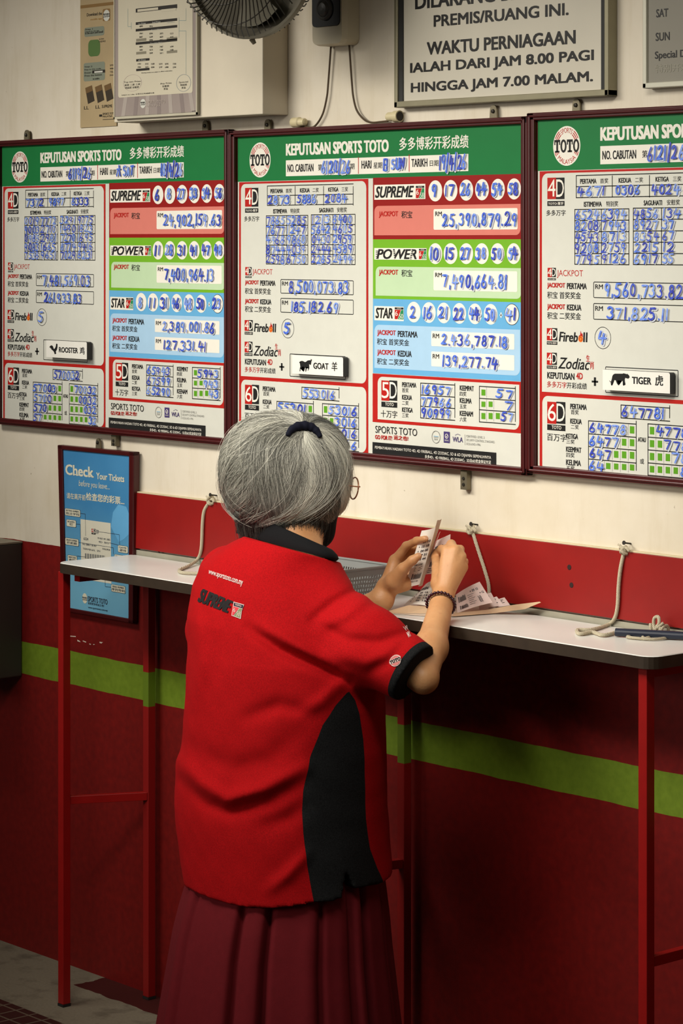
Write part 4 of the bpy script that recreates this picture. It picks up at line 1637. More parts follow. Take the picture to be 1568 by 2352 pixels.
LEG_S = leg_mat()
FOOT = mat('rubber_foot', (30, 28, 26), .8)
xf = [at(133, 1500, -.21).x, .175, at(1465, 1600, -.21).x]
xb = [at(328, 1700, -.034).x, at(912, 1700, -.034).x, at(1465, 1600, -.21).x]
for k in range(3):
    for x, y0, m_ in ((xf[k], -.21, LEG_R), (xb[k], -.034, LEG_S)):
        mb = MB()
        mb.box(x, x + .02, y0, y0 + .02, .006, LZ - (.0201 if y0 > -.1 else .0003), m_)
        lg = mb.build('leg', root, bevel=.0012)
        mb = MB()
        mb.box(x - .0005, x + .0205, y0 - .0005, y0 + .0205, 0.0005, .0062, FOOT)
        mb.build('foot', lg)
    mb = MB()
    z0 = .447
    xa, xe = xf[k], xb[k]
    mb.hexa([(xa + .002, -.189, z0), (xa + .018, -.189, z0), (xe + .018, -.035, z0), (xe + .002, -.035, z0), (xa + .002, -.189, z0 + .018), (xa + .018, -.189, z0 + .018), (xe + .018, -.035, z0 + .018), (xe + .002, -.035, z0 + .018)], LEG_R)
    mb.build('side_brace', root, bevel=.001)


# ================================================================== things on the counter
def basket():
    BK = mat('basket_grey', (138, 140, 138), .45, var=.05, scale=20)
    # corner points of the rim: back-left, back-right and the front edge
    zr = ZT + .060
    bl, br_ = Vector((-.08, -.030, zr)), Vector((.197, -.030, zr))
    fl, fr_ = Vector((-.08, -.190, zr)), Vector((.197, -.190, zr))
    root = thing('basket', 'grey plastic basket with square holes on the counter', 'basket', (.06, -.11, ZT))
    ins = .014

    def bot(p):
        return Vector((p.x + (ins if p.x < .05 else -ins), p.y + (ins if p.y < -.1 else -ins), ZT + .001))
    mb = MB()
    for a, b, side in ((bl, br_, 'b'), (fr_, fl, 'f'), (fl, bl, 'l'), (br_, fr_, 'r')):
        ln = (b - a).length
        nx = int(ln / .0036) | 1
        nz = 11
        a0, b0 = bot(a), bot(b)

        def pt(u, v):
            lo = a0 * (1 - u) + b0 * u
            hi = a * (1 - u) + b * u
            return lo * (1 - v) + hi * v
        us = []
        n_h = nx // 2
        for i in range(n_h):
            c0 = (i + .28) / n_h
            us += [c0, c0 + .44 / n_h]
        us = [0] + us + [1]
        vsn = [0]
        for j in range(5):
            c0 = .08 + j * .145
            vsn += [c0, c0 + .085]
        vsn += [1]
        idx = {}
        vv, ff = [], []
        for i, u in enumerate(us):
            for j, v in enumerate(vsn):
                idx[i, j] = len(vv)
                vv.append(pt(u, v))
        for i in range(len(us) - 1):
            for j in range(len(vsn) - 1):
                if i % 2 == 1 and j % 2 == 1:
                    continue
                ff.append((idx[i, j], idx[i + 1, j], idx[i + 1, j + 1], idx[i, j + 1]))
        mb.add(vv, ff, BK)
    o = mb.build('wall_panel', root)
    sm = o.modifiers.new('thickness', 'SOLIDIFY')
    sm.thickness, sm.offset = .0016, 0
    mb = MB()
    for a, b in ((bl, br_), (br_, fr_), (fr_, fl), (fl, bl)):
        mb.tube([a, b], .0028, BK, 8)
    mb.build('rim', root)
    mb = MB()
    q = [bot(p) for p in (fl, fr_, br_, bl)]
    mb.hexa([Vector((p.x, p.y, ZT + .0004)) for p in q] + [Vector((p.x, p.y, ZT + .002)) for p in q], BK)
    mb.build('bottom', root)


basket()

ROPE = G('cotton_cord')
_tc = ROPE.n('ShaderNodeTexCoord')
_wv = ROPE.n('ShaderNodeTexWave')
_wv.inputs['Scale'].default_value = 190
_wv.bands_direction = 'DIAGONAL'
_wv.inputs['Distortion'].default_value = 2
ROPE.l(_tc.outputs['Object'], _wv.inputs['Vector'])
ROPE.l(ROPE.mix(_wv.outputs['Fac'], lin((190, 178, 150)), lin((216, 206, 180))), ROPE.b.inputs['Base Color'])
_bp = ROPE.n('ShaderNodeBump')
_bp.inputs['Distance'].default_value = .001
ROPE.l(_wv.outputs['Fac'], _bp.inputs['Height'])
ROPE.l(_bp.outputs[0], ROPE.b.inputs['Normal'])
ROPE.b.inputs['Roughness'].default_value = .9
ROPE = ROPE.m

RC = .0036


def knot(mb, c, r=.007):
    for k in range(3):
        a = random.random() * 6
        mb.ring(c + Vector((random.uniform(-.003, .003), random.uniform(-.002, .002), random.uniform(-.003, .003))), (math.cos(a), math.sin(a) * .6, random.uniform(-.8, .8)), r, RC * .8, ROPE, 16, 6)
    mb.tube(smooth_path([c, c + Vector((.010, -.004, .003)), c + Vector((.016, -.003, -.003))], 3), RC * .8, ROPE, 6)
    mb.tube(smooth_path([c, c + Vector((-.006, -.004, .006)), c + Vector((-.012, -.002, .007))], 3), RC * .6, ROPE, 6)


def cord(label, nail_px, down, on_top):
    n = at(*nail_px, -.010)
    root = thing('cord', label, 'cord', (n.x, n.y, n.z), 'white cords hanging from nails above the counter')
    P = [n] + [at(x, y, -.0165) for x, y in down]
    P[1].y = -.014
    Q = [atz(x, y, ZT + RC + .0004) for x, y in on_top]
    mb = MB()
    pts = smooth_path(P + Q, 6)
    mb.tube(pts, RC, ROPE, 8)
    knot(mb, n + Vector((0, -.004, -.002)))
    mb.build('strand', root, smooth=True)
    mb = MB()
    z = n.z + .007
    mb.tube([(n.x + .004, 0.0, z), (n.x + .004, -.018, z + .003)], .0016, DARKM, 8)
    mb.lathe((n.x + .004, -.018, z + .003), (0, -1, .15), [(0, .004), (.0012, .004)], DARKM, 12)
    mb.build('nail', root)
    return root


cord('white cord hanging left of the person, its end loose on the counter', (487, 1146), [(468, 1170), (465, 1200), (462, 1260), (453, 1285)], [(432, 1300), (412, 1309), (418, 1315), (448, 1317), (470, 1318)])
cord('white cord hanging behind the ticket pile', (1085, 1214), [(1086, 1232), (1100, 1270), (1113, 1310), (1122, 1345), (1122, 1376)], [(1118, 1388), (1108, 1392)])
cord('white cord at the right that trails to the dark pen', (1436, 1258), [(1429, 1275), (1424, 1310), (1420, 1350), (1418, 1390), (1412, 1418)], [(1398, 1434), (1360, 1446), (1326, 1447), (1332, 1456), (1360, 1452), (1385, 1459), (1412, 1453)])

# pen lashed with cord
pa, pb = atz(1413, 1452, ZT + .0085), atz(1600, 1462, ZT + .0085)
root = thing('pen', 'dark blue pen with a cord knotted round it on the counter', 'pen', (pa.x, pa.y, ZT))
mb = MB()
PN = mat('pen_barrel', (34, 40, 56), .4, var=.05)
ax = (pb - pa)
mb.lathe(pa, ax, [(0, .003), (.0005, .0075), (ax.length * .5, .0078), (ax.length, .0075)], PN, 14)
mb.lathe(pa - ax.normalized() * .0006, ax, [(0, .0045), (.0008, .0062)], mat('pen_end', (92, 116, 128), .4), 14)
mb.build('barrel', root)
mb = MB()
kc = atz(1510, 1448, ZT + .010)
for dxx, tilt in ((-.012, .5), (-.006, .9), (0, -.4), (.006, .3), (.012, -.8)):
    mb.ring(kc + ax.normalized() * dxx + Vector((0, 0, -.0015)), ax.normalized() + Vector((0, tilt * .5, tilt * .3)), .0118, RC * .8, ROPE, 20, 6)
lo = [atz(1500, 1460, ZT + RC), atz(1480, 1466, ZT + RC), atz(1470, 1459, ZT + RC), atz(1440, 1463, ZT + RC), atz(1500, 1468, ZT + RC), atz(1545, 1463, ZT + RC), atz(1570, 1462, ZT + RC)]
mb.tube(smooth_path(lo, 5), RC * .75, ROPE, 6)
hi = [kc + Vector((-.010, 0, .006)), kc + Vector((-.008, 0, .021)), kc + Vector((.002, 0, .024)), kc + Vector((.006, -.004, .012)), kc + Vector((-.004, -.006, .004))]
mb.tube(smooth_path(hi, 5), RC * .9, ROPE, 8)
mb.tube(smooth_path([kc + Vector((.014, 0, .015)), kc + Vector((.004, -.008, .004)), kc + Vector((-.006, -.010, -.004))], 4), RC * .8, ROPE, 8)
mb.build('cord_wrap', root, smooth=True)

# ================================================================== sculpting tools (distance fields -> smooth mesh)
def smin(a, b, k):
    h = np.clip(.5 + .5 * (b - a) / k, 0, 1)
    return b + (a - b) * h - k * h * (1 - h)


def cone(P, a, b, ra, rb):
    a, b = np.asarray(a, float), np.asarray(b, float)
    ab = b - a
    t = np.clip(((P - a) @ ab) / (ab @ ab), 0, 1)
    return np.linalg.norm(P - a - t[:, None] * ab, axis=1) - (ra + t * (rb - ra))


def ellip(P, c, axes, r):
    q = (P - np.asarray(c)) @ np.asarray(axes).T / np.asarray(r)
    k = np.linalg.norm(q, axis=1)
    return (k - 1) * min(r) * (.6 + .4 * np.minimum(k, 2))


def nets(sdf, lo, hi, h, B=16):
    """naive surface nets over the blocks that the surface passes through; returns vertices and quads"""
    lo, hi = np.asarray(lo, float), np.asarray(hi, float)
    nb = np.ceil((hi - lo) / (h * B)).astype(int)
    NY, NZ = int(nb[1] * B + 2), int(nb[2] * B + 2)
    gi = np.stack(np.meshgrid(*[np.arange(n) for n in nb], indexing='ij'), -1).reshape(-1, 3)
    cen = lo + (gi + .5) * B * h
    act = np.abs(sdf(cen)) < B * h * 1.05
    g = np.stack(np.meshgrid(*[np.arange(B + 1)] * 3, indexing='ij'), -1).reshape(-1, 3)
    ids, pos, quads = [], [], []
    cid = lambda a: ((a[:, 0] + 1) * NY + a[:, 1] + 1) * NZ + a[:, 2] + 1
    for b in gi[act]:
        base = b * B
        D = sdf(lo + (base + g) * h).reshape(B + 1, B + 1, B + 1)
        if D.min() > 0 or D.max() < 0:
            continue
        s = D < 0
        cs = [s[i:B + i, j:B + j, k:B + k] for i in (0, 1) for j in (0, 1) for k in (0, 1)]
        n = sum(c.astype(np.int8) for c in cs)
        cells = np.argwhere((n > 0) & (n < 8))
        if len(cells):
            acc = np.zeros((len(cells), 3))
            cnt = np.zeros(len(cells))
            x, y, z = cells.T
            for ax in range(3):
                o1, o2 = [(1, 2), (0, 2), (0, 1)][ax]
                for u in (0, 1):
                    for v in (0, 1):
                        off = [0, 0, 0]
                        off[o1], off[o2] = u, v
                        d0 = D[x + off[0], y + off[1], z + off[2]]
                        of2 = list(off)
                        of2[ax] = 1
                        d1 = D[x + of2[0], y + of2[1], z + of2[2]]
                        m = (d0 < 0) != (d1 < 0)
                        t = np.where(m, d0 / np.where(m, d0 - d1, 1), 0)
                        p = np.zeros((len(cells), 3))
                        p[:] = off
                        p[:, ax] = t
                        acc += p * m[:, None]
                        cnt += m
            ids.append(cid(cells + base))
            pos.append(lo + (base + cells + acc / cnt[:, None]) * h)
        for ax in range(3):
            o1, o2 = [(1, 2), (2, 0), (0, 1)][ax]
            a = s[:B, :B, :B]
            sl = [slice(0, B)] * 3
            sl[ax] = slice(1, B + 1)
            bb = s[tuple(sl)]
            e = np.argwhere(a != bb)
            if not len(e):
                continue
            fl = a[e[:, 0], e[:, 1], e[:, 2]]
            e = e + base
            c = []
            for u, v in ((-1, -1), (0, -1), (0, 0), (-1, 0)):
                q = e.copy()
                q[:, o1] += u
                q[:, o2] += v
                c.append(cid(q))
            q = np.stack(c, 1)
            q[~fl] = q[~fl][:, ::-1]
            quads.append(q)
    ids, pos, quads = np.concatenate(ids), np.concatenate(pos), np.concatenate(quads)
    o = np.argsort(ids)
    ids, pos = ids[o], pos[o]
    k = np.minimum(np.searchsorted(ids, quads), len(ids) - 1)
    ok = (ids[k] == quads).all(1)
    return pos, k[ok]


def mesh_obj(name, V, Fq, m, parent, attrs=None):
    org = np.array(world_of(parent)) if parent else np.zeros(3)
    me = bpy.data.meshes.new(name)
    V = np.asarray(V)
    me.vertices.add(len(V))
    me.vertices.foreach_set('co', (V - org).astype(np.float32).ravel())
    n = len(Fq)
    me.loops.add(n * 4)
    me.loops.foreach_set('vertex_index', np.asarray(Fq, np.int32).ravel())
    me.polygons.add(n)
    me.polygons.foreach_set('loop_start', np.arange(n, dtype=np.int32) * 4)
    me.polygons.foreach_set('loop_total', np.full(n, 4, np.int32))
    me.polygons.foreach_set('use_smooth', np.ones(n, bool))
    for k, v in (attrs or {}).items():
        at_ = me.attributes.new(k, 'FLOAT', 'POINT')
        at_.data.foreach_set('value', np.asarray(v, np.float32))
    me.materials.append(m)
    me.update(calc_edges=True)
    me.validate()
    o = bpy.data.objects.new(name, me)
    COL.objects.link(o)
    o.parent = parent
    return o


def px(x, y, Y):
    return np.array(at(x, y, Y))


def proj_np(P):
    dx, dy = P[:, 0] - CX, P[:, 1] - CY
    xc = dx * CT + dy * ST
    d = -dx * ST + dy * CT
    return 784 + F_PX * xc / d, 552 - F_PX * (P[:, 2] - CAM_H) / d, d


# ================================================================== the person
RIGHT = np.array([CT, ST, 0.0])        # direction to the right across the picture
AWAY = np.array([-ST, CT, 0.0])
PHI = math.radians(12.5)
FWD = np.array([math.sin(PHI), math.cos(PHI), 0])
SIDE = np.array([math.cos(PHI), -math.sin(PHI), 0])
YC = -.445
ROWS = [(1236, 560, 742), (1250, 530, 762), (1275, 490, 775), (1300, 462, 788), (1350, 441, 815), (1420, 429, 850), (1500, 429, 876), (1600, 424, 884), (1700, 413, 887), (1800, 400, 889),
        (1850, 398, 891), (1920, 404, 895), (1990, 413, 900), (2040, 419, 905), (2120, 424, 912)]
SAX = abs(float(SIDE @ RIGHT)), abs(float(FWD @ RIGHT))
RB = .80


def rows_to_rings(rows, yc=YC):
    out = []
    for y, L, R in rows:
        c = px((L + R) / 2, y, yc)
        d = -(c[0] - CX) * ST + (c[1] - CY) * CT
        wm = (R - L) / 2 / F_PX * d
        a = wm / math.sqrt(SAX[0] ** 2 + (RB * SAX[1]) ** 2)
        out.append((c[2], c[0], c[1], a, a * RB))
    return np.array(sorted(out))


RINGS = rows_to_rings(ROWS)


def ring_at(z, rings):
    return [np.interp(z, rings[:, 0], rings[:, k]) for k in range(1, 5)]


def torso(P, rings, grow=1.0, top=None):
    z = P[:, 2]
    cx_, cy_, a, b = ring_at(z, rings)
    dx, dy = P[:, 0] - cx_, P[:, 1] - cy_
    s = dx * SIDE[0] + dy * SIDE[1]
    f = dx * FWD[0] + dy * FWD[1]
    k = np.sqrt((s / (a * grow)) ** 2 + (f / (b * grow)) ** 2)
    d = (k - 1) * b * grow * .92
    zt = rings[-1, 0] if top is None else top
    return np.maximum(d, (z - zt) * .9)


def body_angle(P, rings):
    """angle round the torso: 0 = her back, +90 = her right side, 180 = front"""
    z = P[:, 2]
    cx_, cy_, a, b = ring_at(z, rings)
    dx, dy = P[:, 0] - cx_, P[:, 1] - cy_
    s = (dx * SIDE[0] + dy * SIDE[1]) / a
    f = (dx * FWD[0] + dy * FWD[1]) / b
    return np.degrees(np.arctan2(s, -f))


def on_torso(x, y, rings):
    """angle and height of the near-side surface point seen at picture point x, y"""
    best = None
    z = px(x, y, YC)[2]
    for it in range(6):
        cx_, cy_, a, b = [float(v) for v in ring_at(z, rings)]
        q = np.radians(np.arange(-120, 200, .5))
        P = np.stack([cx_ + a * np.sin(q) * SIDE[0] - b * np.cos(q) * FWD[0], cy_ + a * np.sin(q) * SIDE[1] - b * np.cos(q) * FWD[1], np.full(len(q), z)], 1)
        X, Yp, d = proj_np(P)
        nx = np.gradient(X)
        vis = nx > 0
        e = np.where(vis, np.abs(X - x), 1e9)
        i = int(np.argmin(e))
        z = CAM_H - (y - 552) * d[i] / F_PX
        best = (math.degrees(q[i]), z)
    return best


# arms
R_SH, R_EL, R_WR = px(778, 1425, -.44), px(972, 1558, -.385), px(1014, 1385, -.215)
L_SH, L_EL, L_WR = px(520, 1385, -.37), px(655, 1495, -.27), px(876, 1378, -.20)
CUFF_R = px(954, 1546, -.396)

# head frame
HF = .95 * RIGHT + .31 * AWAY
HS = np.array([HF[1], -HF[0], 0])
HC = px(663, 1110, -.36)
HAX = np.stack([HF, HS, np.array([0, 0, 1.0])])


def hp(f, s, z):
    return HC + HF * f + HS * s + np.array([0, 0, z])


NECK = px(672, 1235, -.375)
LEG_C = ring_at(.5, RINGS)
HIP = np.array([LEG_C[0], LEG_C[1], 0])


def seg(lst):
    return lst


def hand_parts():
    R = []
    w = px(1018, 1366, -.20)
    R.append((R_WR, w, .0215, .021))
    mcp = [px(1028, 1267, -.172), px(1045, 1266, -.165), px(1056, 1279, -.158), px(1060, 1302, -.155)]
    pip = [px(1014, 1262, -.142), px(1036, 1250, -.136), px(1056, 1262, -.130), px(1066, 1290, -.130)]
    dip = [px(1008, 1272, -.128), px(1024, 1262, -.120), px(1040, 1275, -.116), px(1052, 1298, -.117)]
    tip = [px(1006, 1284, -.127), px(1016, 1275, -.120), px(1030, 1288, -.118), px(1042, 1306, -.121)]
    for i in range(4):
        r = (.0082, .0084, .008, .0072)[i]
        R.append((w, mcp[i], .0165, .0125))
        R.append((mcp[i], pip[i], r * 1.22, r))
        R.append((pip[i], dip[i], r, r * .9))
        R.append((dip[i], tip[i], r * .9, r * .78))
    t0, t1, t2, t3 = px(1008, 1340, -.19), px(1005, 1305, -.165), px(1001, 1280, -.14), px(1003, 1268, -.128)
    R += [(w, t0, .018, .0155), (t0, t1, .0155, .0115), (t1, t2, .0105, .009), (t2, t3, .009, .0075)]
    R.append((w, px(1046, 1300, -.165), .018, .0185))
    L = []
    w = px(888, 1350, -.19)
    L.append((L_WR, w, .0225, .021))
    mcp = [px(907, 1288, -.168), px(916, 1300, -.155), px(925, 1313, -.150), px(934, 1326, -.150)]
    pip = [px(933, 1254, -.166), px(948, 1264, -.142), px(954, 1280, -.136), px(954, 1298, -.138)]
    dip = [px(957, 1242, -.171), px(966, 1252, -.138), px(972, 1268, -.132), px(970, 1288, -.134)]
    tip = [px(977, 1237, -.176), px(980, 1246, -.140), px(985, 1262, -.136), px(981, 1281, -.138)]
    for i in range(4):
        r = (.0080, .0082, .0078, .0072)[i]
        L.append((w, mcp[i], .0165, .0125))
        L.append((mcp[i], pip[i], r * 1.3, r * 1.02))
        L.append((pip[i], dip[i], r, r * .92))
        L.append((dip[i], tip[i], r * .92, r * .74))
    t0, t1, t2, t3 = px(906, 1334, -.195), px(925, 1307, -.196), px(947, 1287, -.192), px(961, 1277, -.186)
    L += [(w, t0, .019, .0180), (t0, t1, .018, .0118), (t1, t2, .0102, .0088), (t2, t3, .0088, .0068)]
    L.append((w, px(930, 1338, -.175), .0175, .0165))
    nails = [(tip[0], pip[0]), (t3, t1)]
    return R, L, nails


RH, LH, NAILS = hand_parts()
RHC, LHC = px(1035, 1310, -.165), px(925, 1305, -.165)


def body_sdf(P):
    d = torso(P, RINGS, .80, RINGS[-1, 0] - .03)
    # shoulders, neck, head
    d = smin(d, cone(P, R_SH + AWAY * .03, L_SH, .030, .026), .04)
    d = smin(d, cone(P, px(665, 1275, -.39), NECK, .060, .050), .03)
    d = smin(d, cone(P, NECK, HC + np.array([0, 0, -.03]) - HF * .012, .050, .050), .03)
    hd = ellip(P, HC + HF * .002 + np.array([0, 0, .025]), HAX, (.092, .074, .088))
    fa = ellip(P, hp(.026, 0, -.035), HAX, (.062, .060, .082))
    h = smin(hd, fa, .03)
    h = smin(h, cone(P, hp(.084, 0, .005), hp(.096, 0, -.030), .008, .011), .012)      # nose
    for s in (-.032, .032):
        h = np.maximum(h, -ellip(P, hp(.098, s, .006), HAX, (.014, .017, .010)))           # eye sockets
        h = smin(h, ellip(P, hp(.078, s, .004), HAX, (.0125, .0135, .0125)), .004)         # eyeballs
        h = smin(h, ellip(P, hp(-.004, s * 2.35, -.010), HAX, (.020, .008, .032)), .006)   # ears
    h = smin(h, cone(P, hp(.084, -.022, -.062), hp(.084, .022, -.062), .007, .007), .008)  # lips
    h = smin(h, cone(P, hp(.062, -.008, -.098), hp(.062, .008, -.098), .018, .018), .02)   # chin
    d = smin(d, h, .02)
    # arms
    d = smin(d, cone(P, R_SH, R_EL, .040, .0265), .03)
    d = smin(d, cone(P, L_SH, L_EL, .034, .034), .03)
    fr = R_EL * .60 + R_WR * .40
    ar = smin(cone(P, R_EL, fr, .0250, .0282), cone(P, fr, R_WR, .0282, .0215), .02)
    d = smin(d, ar, .012)
    fl = L_EL * .6 + L_WR * .4
    d = smin(d, smin(cone(P, L_EL, fl, .034, .033), cone(P, fl, L_WR, .033, .0225), .02), .012)
    # hands, only where they are
    for parts, c in ((RH, RHC), (LH, LHC)):
        n = np.linalg.norm(P - c, axis=1) < .15
        if n.any():
            Q = P[n]
            q = d[n]
            hd_ = None
            for a, b, ra, rb in parts:
                e = cone(Q, a, b, ra, rb)
                hd_ = e if hd_ is None else smin(hd_, e, .0045)
            d[n] = smin(q, hd_, .008)
    # legs and feet
    lo = P[:, 2] < .75
    if lo.any():
        Q = P[lo]
        q = d[lo]
        for s in (-1, 1):
            hip = HIP + SIDE * .075 * s + np.array([0, 0, .58])
            kn = HIP + SIDE * .075 * s + FWD * .02 + np.array([0, 0, .34])
            an = HIP + SIDE * .078 * s - FWD * .01 + np.array([0, 0, .065])
            q = smin(q, cone(Q, hip, kn, .075, .048), .03)
            q = smin(q, cone(Q, kn, an, .048, .032), .02)
            q = smin(q, cone(Q, an + np.array([0, 0, -.03]), an + FWD * .11 + np.array([0, 0, -.043]), .026, .019), .02)
        d[lo] = q
    return d


def skin_mat():
    g = G('skin')
    tc = g.n('ShaderNodeTexCoord')
    P = tc.outputs['Object']
    c = g.mix(g.ramp(g.noise(P, 26, 4), .3, .7), lin((194, 138, 90)), lin((206, 154, 106)))
    c = g.mix(g.val('MULTIPLY', g.ramp(g.noise(P, 120, 3), .62, .75), .35), c, lin((168, 108, 72)))
    g.l(c, g.b.inputs['Base Color'])
    g.b.inputs['Roughness'].default_value = .5
    g.b.inputs['Subsurface Weight'].default_value = .12
    g.b.inputs['Subsurface Radius'].default_value = (.01, .004, .002)
    bp = g.n('ShaderNodeBump')
    bp.inputs['Strength'].default_value = .35
    bp.inputs['Distance'].default_value = .0012
    g.l(g.noise(P, 240, 4), bp.inputs['Height'])
    g.l(bp.outputs[0], g.b.inputs['Normal'])
    return g.m


person = thing('person', 'grey-haired person in red polo shirt and maroon skirt, sorting tickets at the counter', 'person', (float(HIP[0]), float(HIP[1]), 0))
V, Q = nets(body_sdf, (-.05, -.72, -.01), (.80, -.08, 1.40), .003)
SKIN = skin_mat()
mesh_obj('body', V, Q, SKIN, person)

# ------------------------------------------------------------------ polo shirt
CC = px(655, 1256, -.395)
ua = (px(770, 1288, -.395) - px(540, 1224, -.395)) / 2
va = (AWAY * 1.0 + np.array([0, 0, -.115]))
va = va / np.linalg.norm(va)
nn = np.cross(ua / np.linalg.norm(ua), va)
nn = nn / np.linalg.norm(nn) * (1 if np.cross(ua, va)[2] > 0 else -1)
HEM = [(418, 2026), (450, 2052), (500, 2070), (550, 2082), (620, 2088), (670, 2083), (720, 2074), (760, 2071), (786, 2064), (796, 2006), (802, 2012), (815, 2042), (850, 2036), (880, 2028), (900, 2008)]
HEMA = np.array([on_torso(x, y, RINGS) for x, y in HEM])
hz_l, hz_r = HEMA[0], HEMA[-1]
HA = np.concatenate([[-180], [hz_l[0] - 25], HEMA[:, 0], [hz_r[0] + 25, 180]])
HZ = np.concatenate([[hz_r[1] + .03], [hz_l[1] + .005], HEMA[:, 1], [hz_r[1] + .02, hz_r[1] + .03]])
PB = np.array([on_torso(x, y, RINGS) for x, y in ((797, 1588), (770, 1620), (740, 1665), (712, 1740), (697, 1820), (695, 1880), (703, 1980), (712, 2030), (722, 2078))])
PF = np.array([on_torso(x, y, RINGS) for x, y in ((799, 1588), (815, 1608), (826, 1640), (835, 1700), (838, 1800), (840, 1880), (850, 1950), (868, 1995), (884, 2034))])
FOLDS = [  # picture polylines, height (m), width (m)
    ([(570, 1442), (640, 1490), (718, 1527), (800, 1565)], -.011, .010),
    ([(600, 1435), (680, 1482), (760, 1525)], .007, .012),
    ([(720, 1420), (765, 1385), (822, 1352)], -.005, .009),
    ([(735, 1440), (790, 1412), (845, 1372)], .006, .012),
    ([(720, 1428), (800, 1470), (870, 1475), (940, 1452)], -.0055, .010),
    ([(760, 1500), (840, 1520), (930, 1490)], .005, .014),
    ([(413, 1752), (460, 1800), (519, 1838), (600, 1815), (698, 1765)], .009, .015),
    ([(420, 1795), (480, 1845), (530, 1862), (620, 1840), (690, 1800)], -.006, .015),
    ([(420, 1700), (480, 1740), (540, 1765), (620, 1745), (680, 1690)], -.004, .02),
    ([(615, 2045), (660, 2010), (707, 1960)], .005, .012),
    ([(560, 1650), (640, 1620), (720, 1640)], -.004, .014),
    ([(450, 1400), (462, 1500), (455, 1620)], .005, .013),
    ([(505, 1350), (515, 1450), (500, 1560)], -.003, .014),
    ([(790, 1560), (740, 1610), (690, 1640)], .004, .013),
    ([(600, 1900), (660, 1880), (700, 1850)], -.004, .016),
    ([(850, 1540), (890, 1520), (935, 1470)], -.004, .010),
]


def fold_height(P):
    X, Yp, d = proj_np(P)
    h = np.zeros(len(P))
    near = ((P[:, :2] - np.array([.33, YC])) @ (-AWAY[:2])) > -.08
    sc = d / F_PX
    for pl, amp, wd in FOLDS:
        best = np.full(len(P), 1e9)
        tt = np.zeros(len(P))
        n = len(pl) - 1
        for i in range(n):
            a, b = np.array(pl[i], float), np.array(pl[i + 1], float)
            ab = b - a
            t = np.clip(((X - a[0]) * ab[0] + (Yp - a[1]) * ab[1]) / (ab @ ab), 0, 1)
            e = np.hypot(X - a[0] - t * ab[0], Yp - a[1] - t * ab[1])
            m = e < best
            best = np.where(m, e, best)
            tt = np.where(m, (i + t) / n, tt)
        h += 1.3 * amp * np.exp(-(best * sc / wd) ** 2) * np.sin(np.pi * np.clip(tt * .9 + .05, 0, 1)) ** .6 * near
    return h


def vnoise(P, f, seed):
    r = np.random.RandomState(seed)
    h = np.zeros(len(P))
    for k in range(6):
        w_ = r.normal(size=3) * f
        h += np.sin(P @ w_ + r.uniform(0, 6.28))
    return h / 6


def shirt_sdf(P):
    d = torso(P, RINGS)
    sr = smin(cone(P, px(730, 1385, -.44), px(846, 1482, -.43), .060, .066), cone(P, px(846, 1482, -.43), CUFF_R + (CUFF_R - R_SH) * .25, .066, .053), .02)
    cn = R_EL - R_SH
    cn = cn / np.linalg.norm(cn)
    sr = np.maximum(sr, (P - CUFF_R) @ cn)
    sl = smin(cone(P, px(530, 1330, -.40), px(512, 1450, -.36), .066, .068), cone(P, px(512, 1450, -.36), L_EL, .068, .056), .02)
    cl = (L_EL - L_SH) / np.linalg.norm(L_EL - L_SH)
    sl = np.maximum(sl, (P - (L_EL * .85 + L_SH * .15)) @ cl)
    d = smin(d, sr, .035)
    d = smin(d, sl, .03)
    d = d - fold_height(P) - .0018 * vnoise(P, 26, 4) - .001 * vnoise(P, 60, 9)
    ang = body_angle(P, RINGS)
    hz = np.interp(ang, HA, HZ)
    # neck opening, cut along the collar seam
    d = np.maximum(d, (P - CC) @ nn + .001)
    d = np.maximum(d, -cone(P, px(660, 1258, -.395), px(668, 1200, -.38), .052, .060))
    low = P[:, 2] < .75
    d = np.where(low, np.maximum(d, (hz - P[:, 2]) * .8), d)
    return d


V, Q = nets(shirt_sdf, (-.02, -.70, .36), (.80, -.12, 1.20), .0042)
ang = body_angle(V, RINGS)
_, _, ra_, rb_ = ring_at(V[:, 2], RINGS)
o1, o2 = np.argsort(PB[:, 1]), np.argsort(PF[:, 1])
ab_ = np.interp(V[:, 2], PB[o1, 1], PB[o1, 0])
af_ = np.interp(V[:, 2], PF[o2, 1], PF[o2, 0])
ztip = max(PB[:, 1].max(), PF[:, 1].max())
panel = np.minimum(np.radians(ang - ab_), np.radians(af_ - ang)) * ra_
panel = np.minimum(panel, ztip - V[:, 2])
# same panel on her other side
pan2 = np.minimum(np.radians(-ang - ab_), np.radians(af_ + ang)) * ra_
panel = np.maximum(panel, np.minimum(pan2, ztip - V[:, 2]))
arm_d = cone(V, px(846, 1482, -.43), CUFF_R, .072, .065)
panel = np.where((arm_d < .012) & (V[:, 2] > ztip - .06), -1, panel)
cn = (R_EL - R_SH) / np.linalg.norm(R_EL - R_SH)
cl = (L_EL - L_SH) / np.linalg.norm(L_EL - L_SH)
cuff = np.where(arm_d < .02, (V - CUFF_R) @ cn + .0135, -1)
cuff = np.where(ang < -40, np.maximum(cuff, np.where(cone(V, L_SH, L_EL, .08, .08) < 0, (V - (L_EL * .85 + L_SH * .15)) @ cl + .018, -1)), cuff)


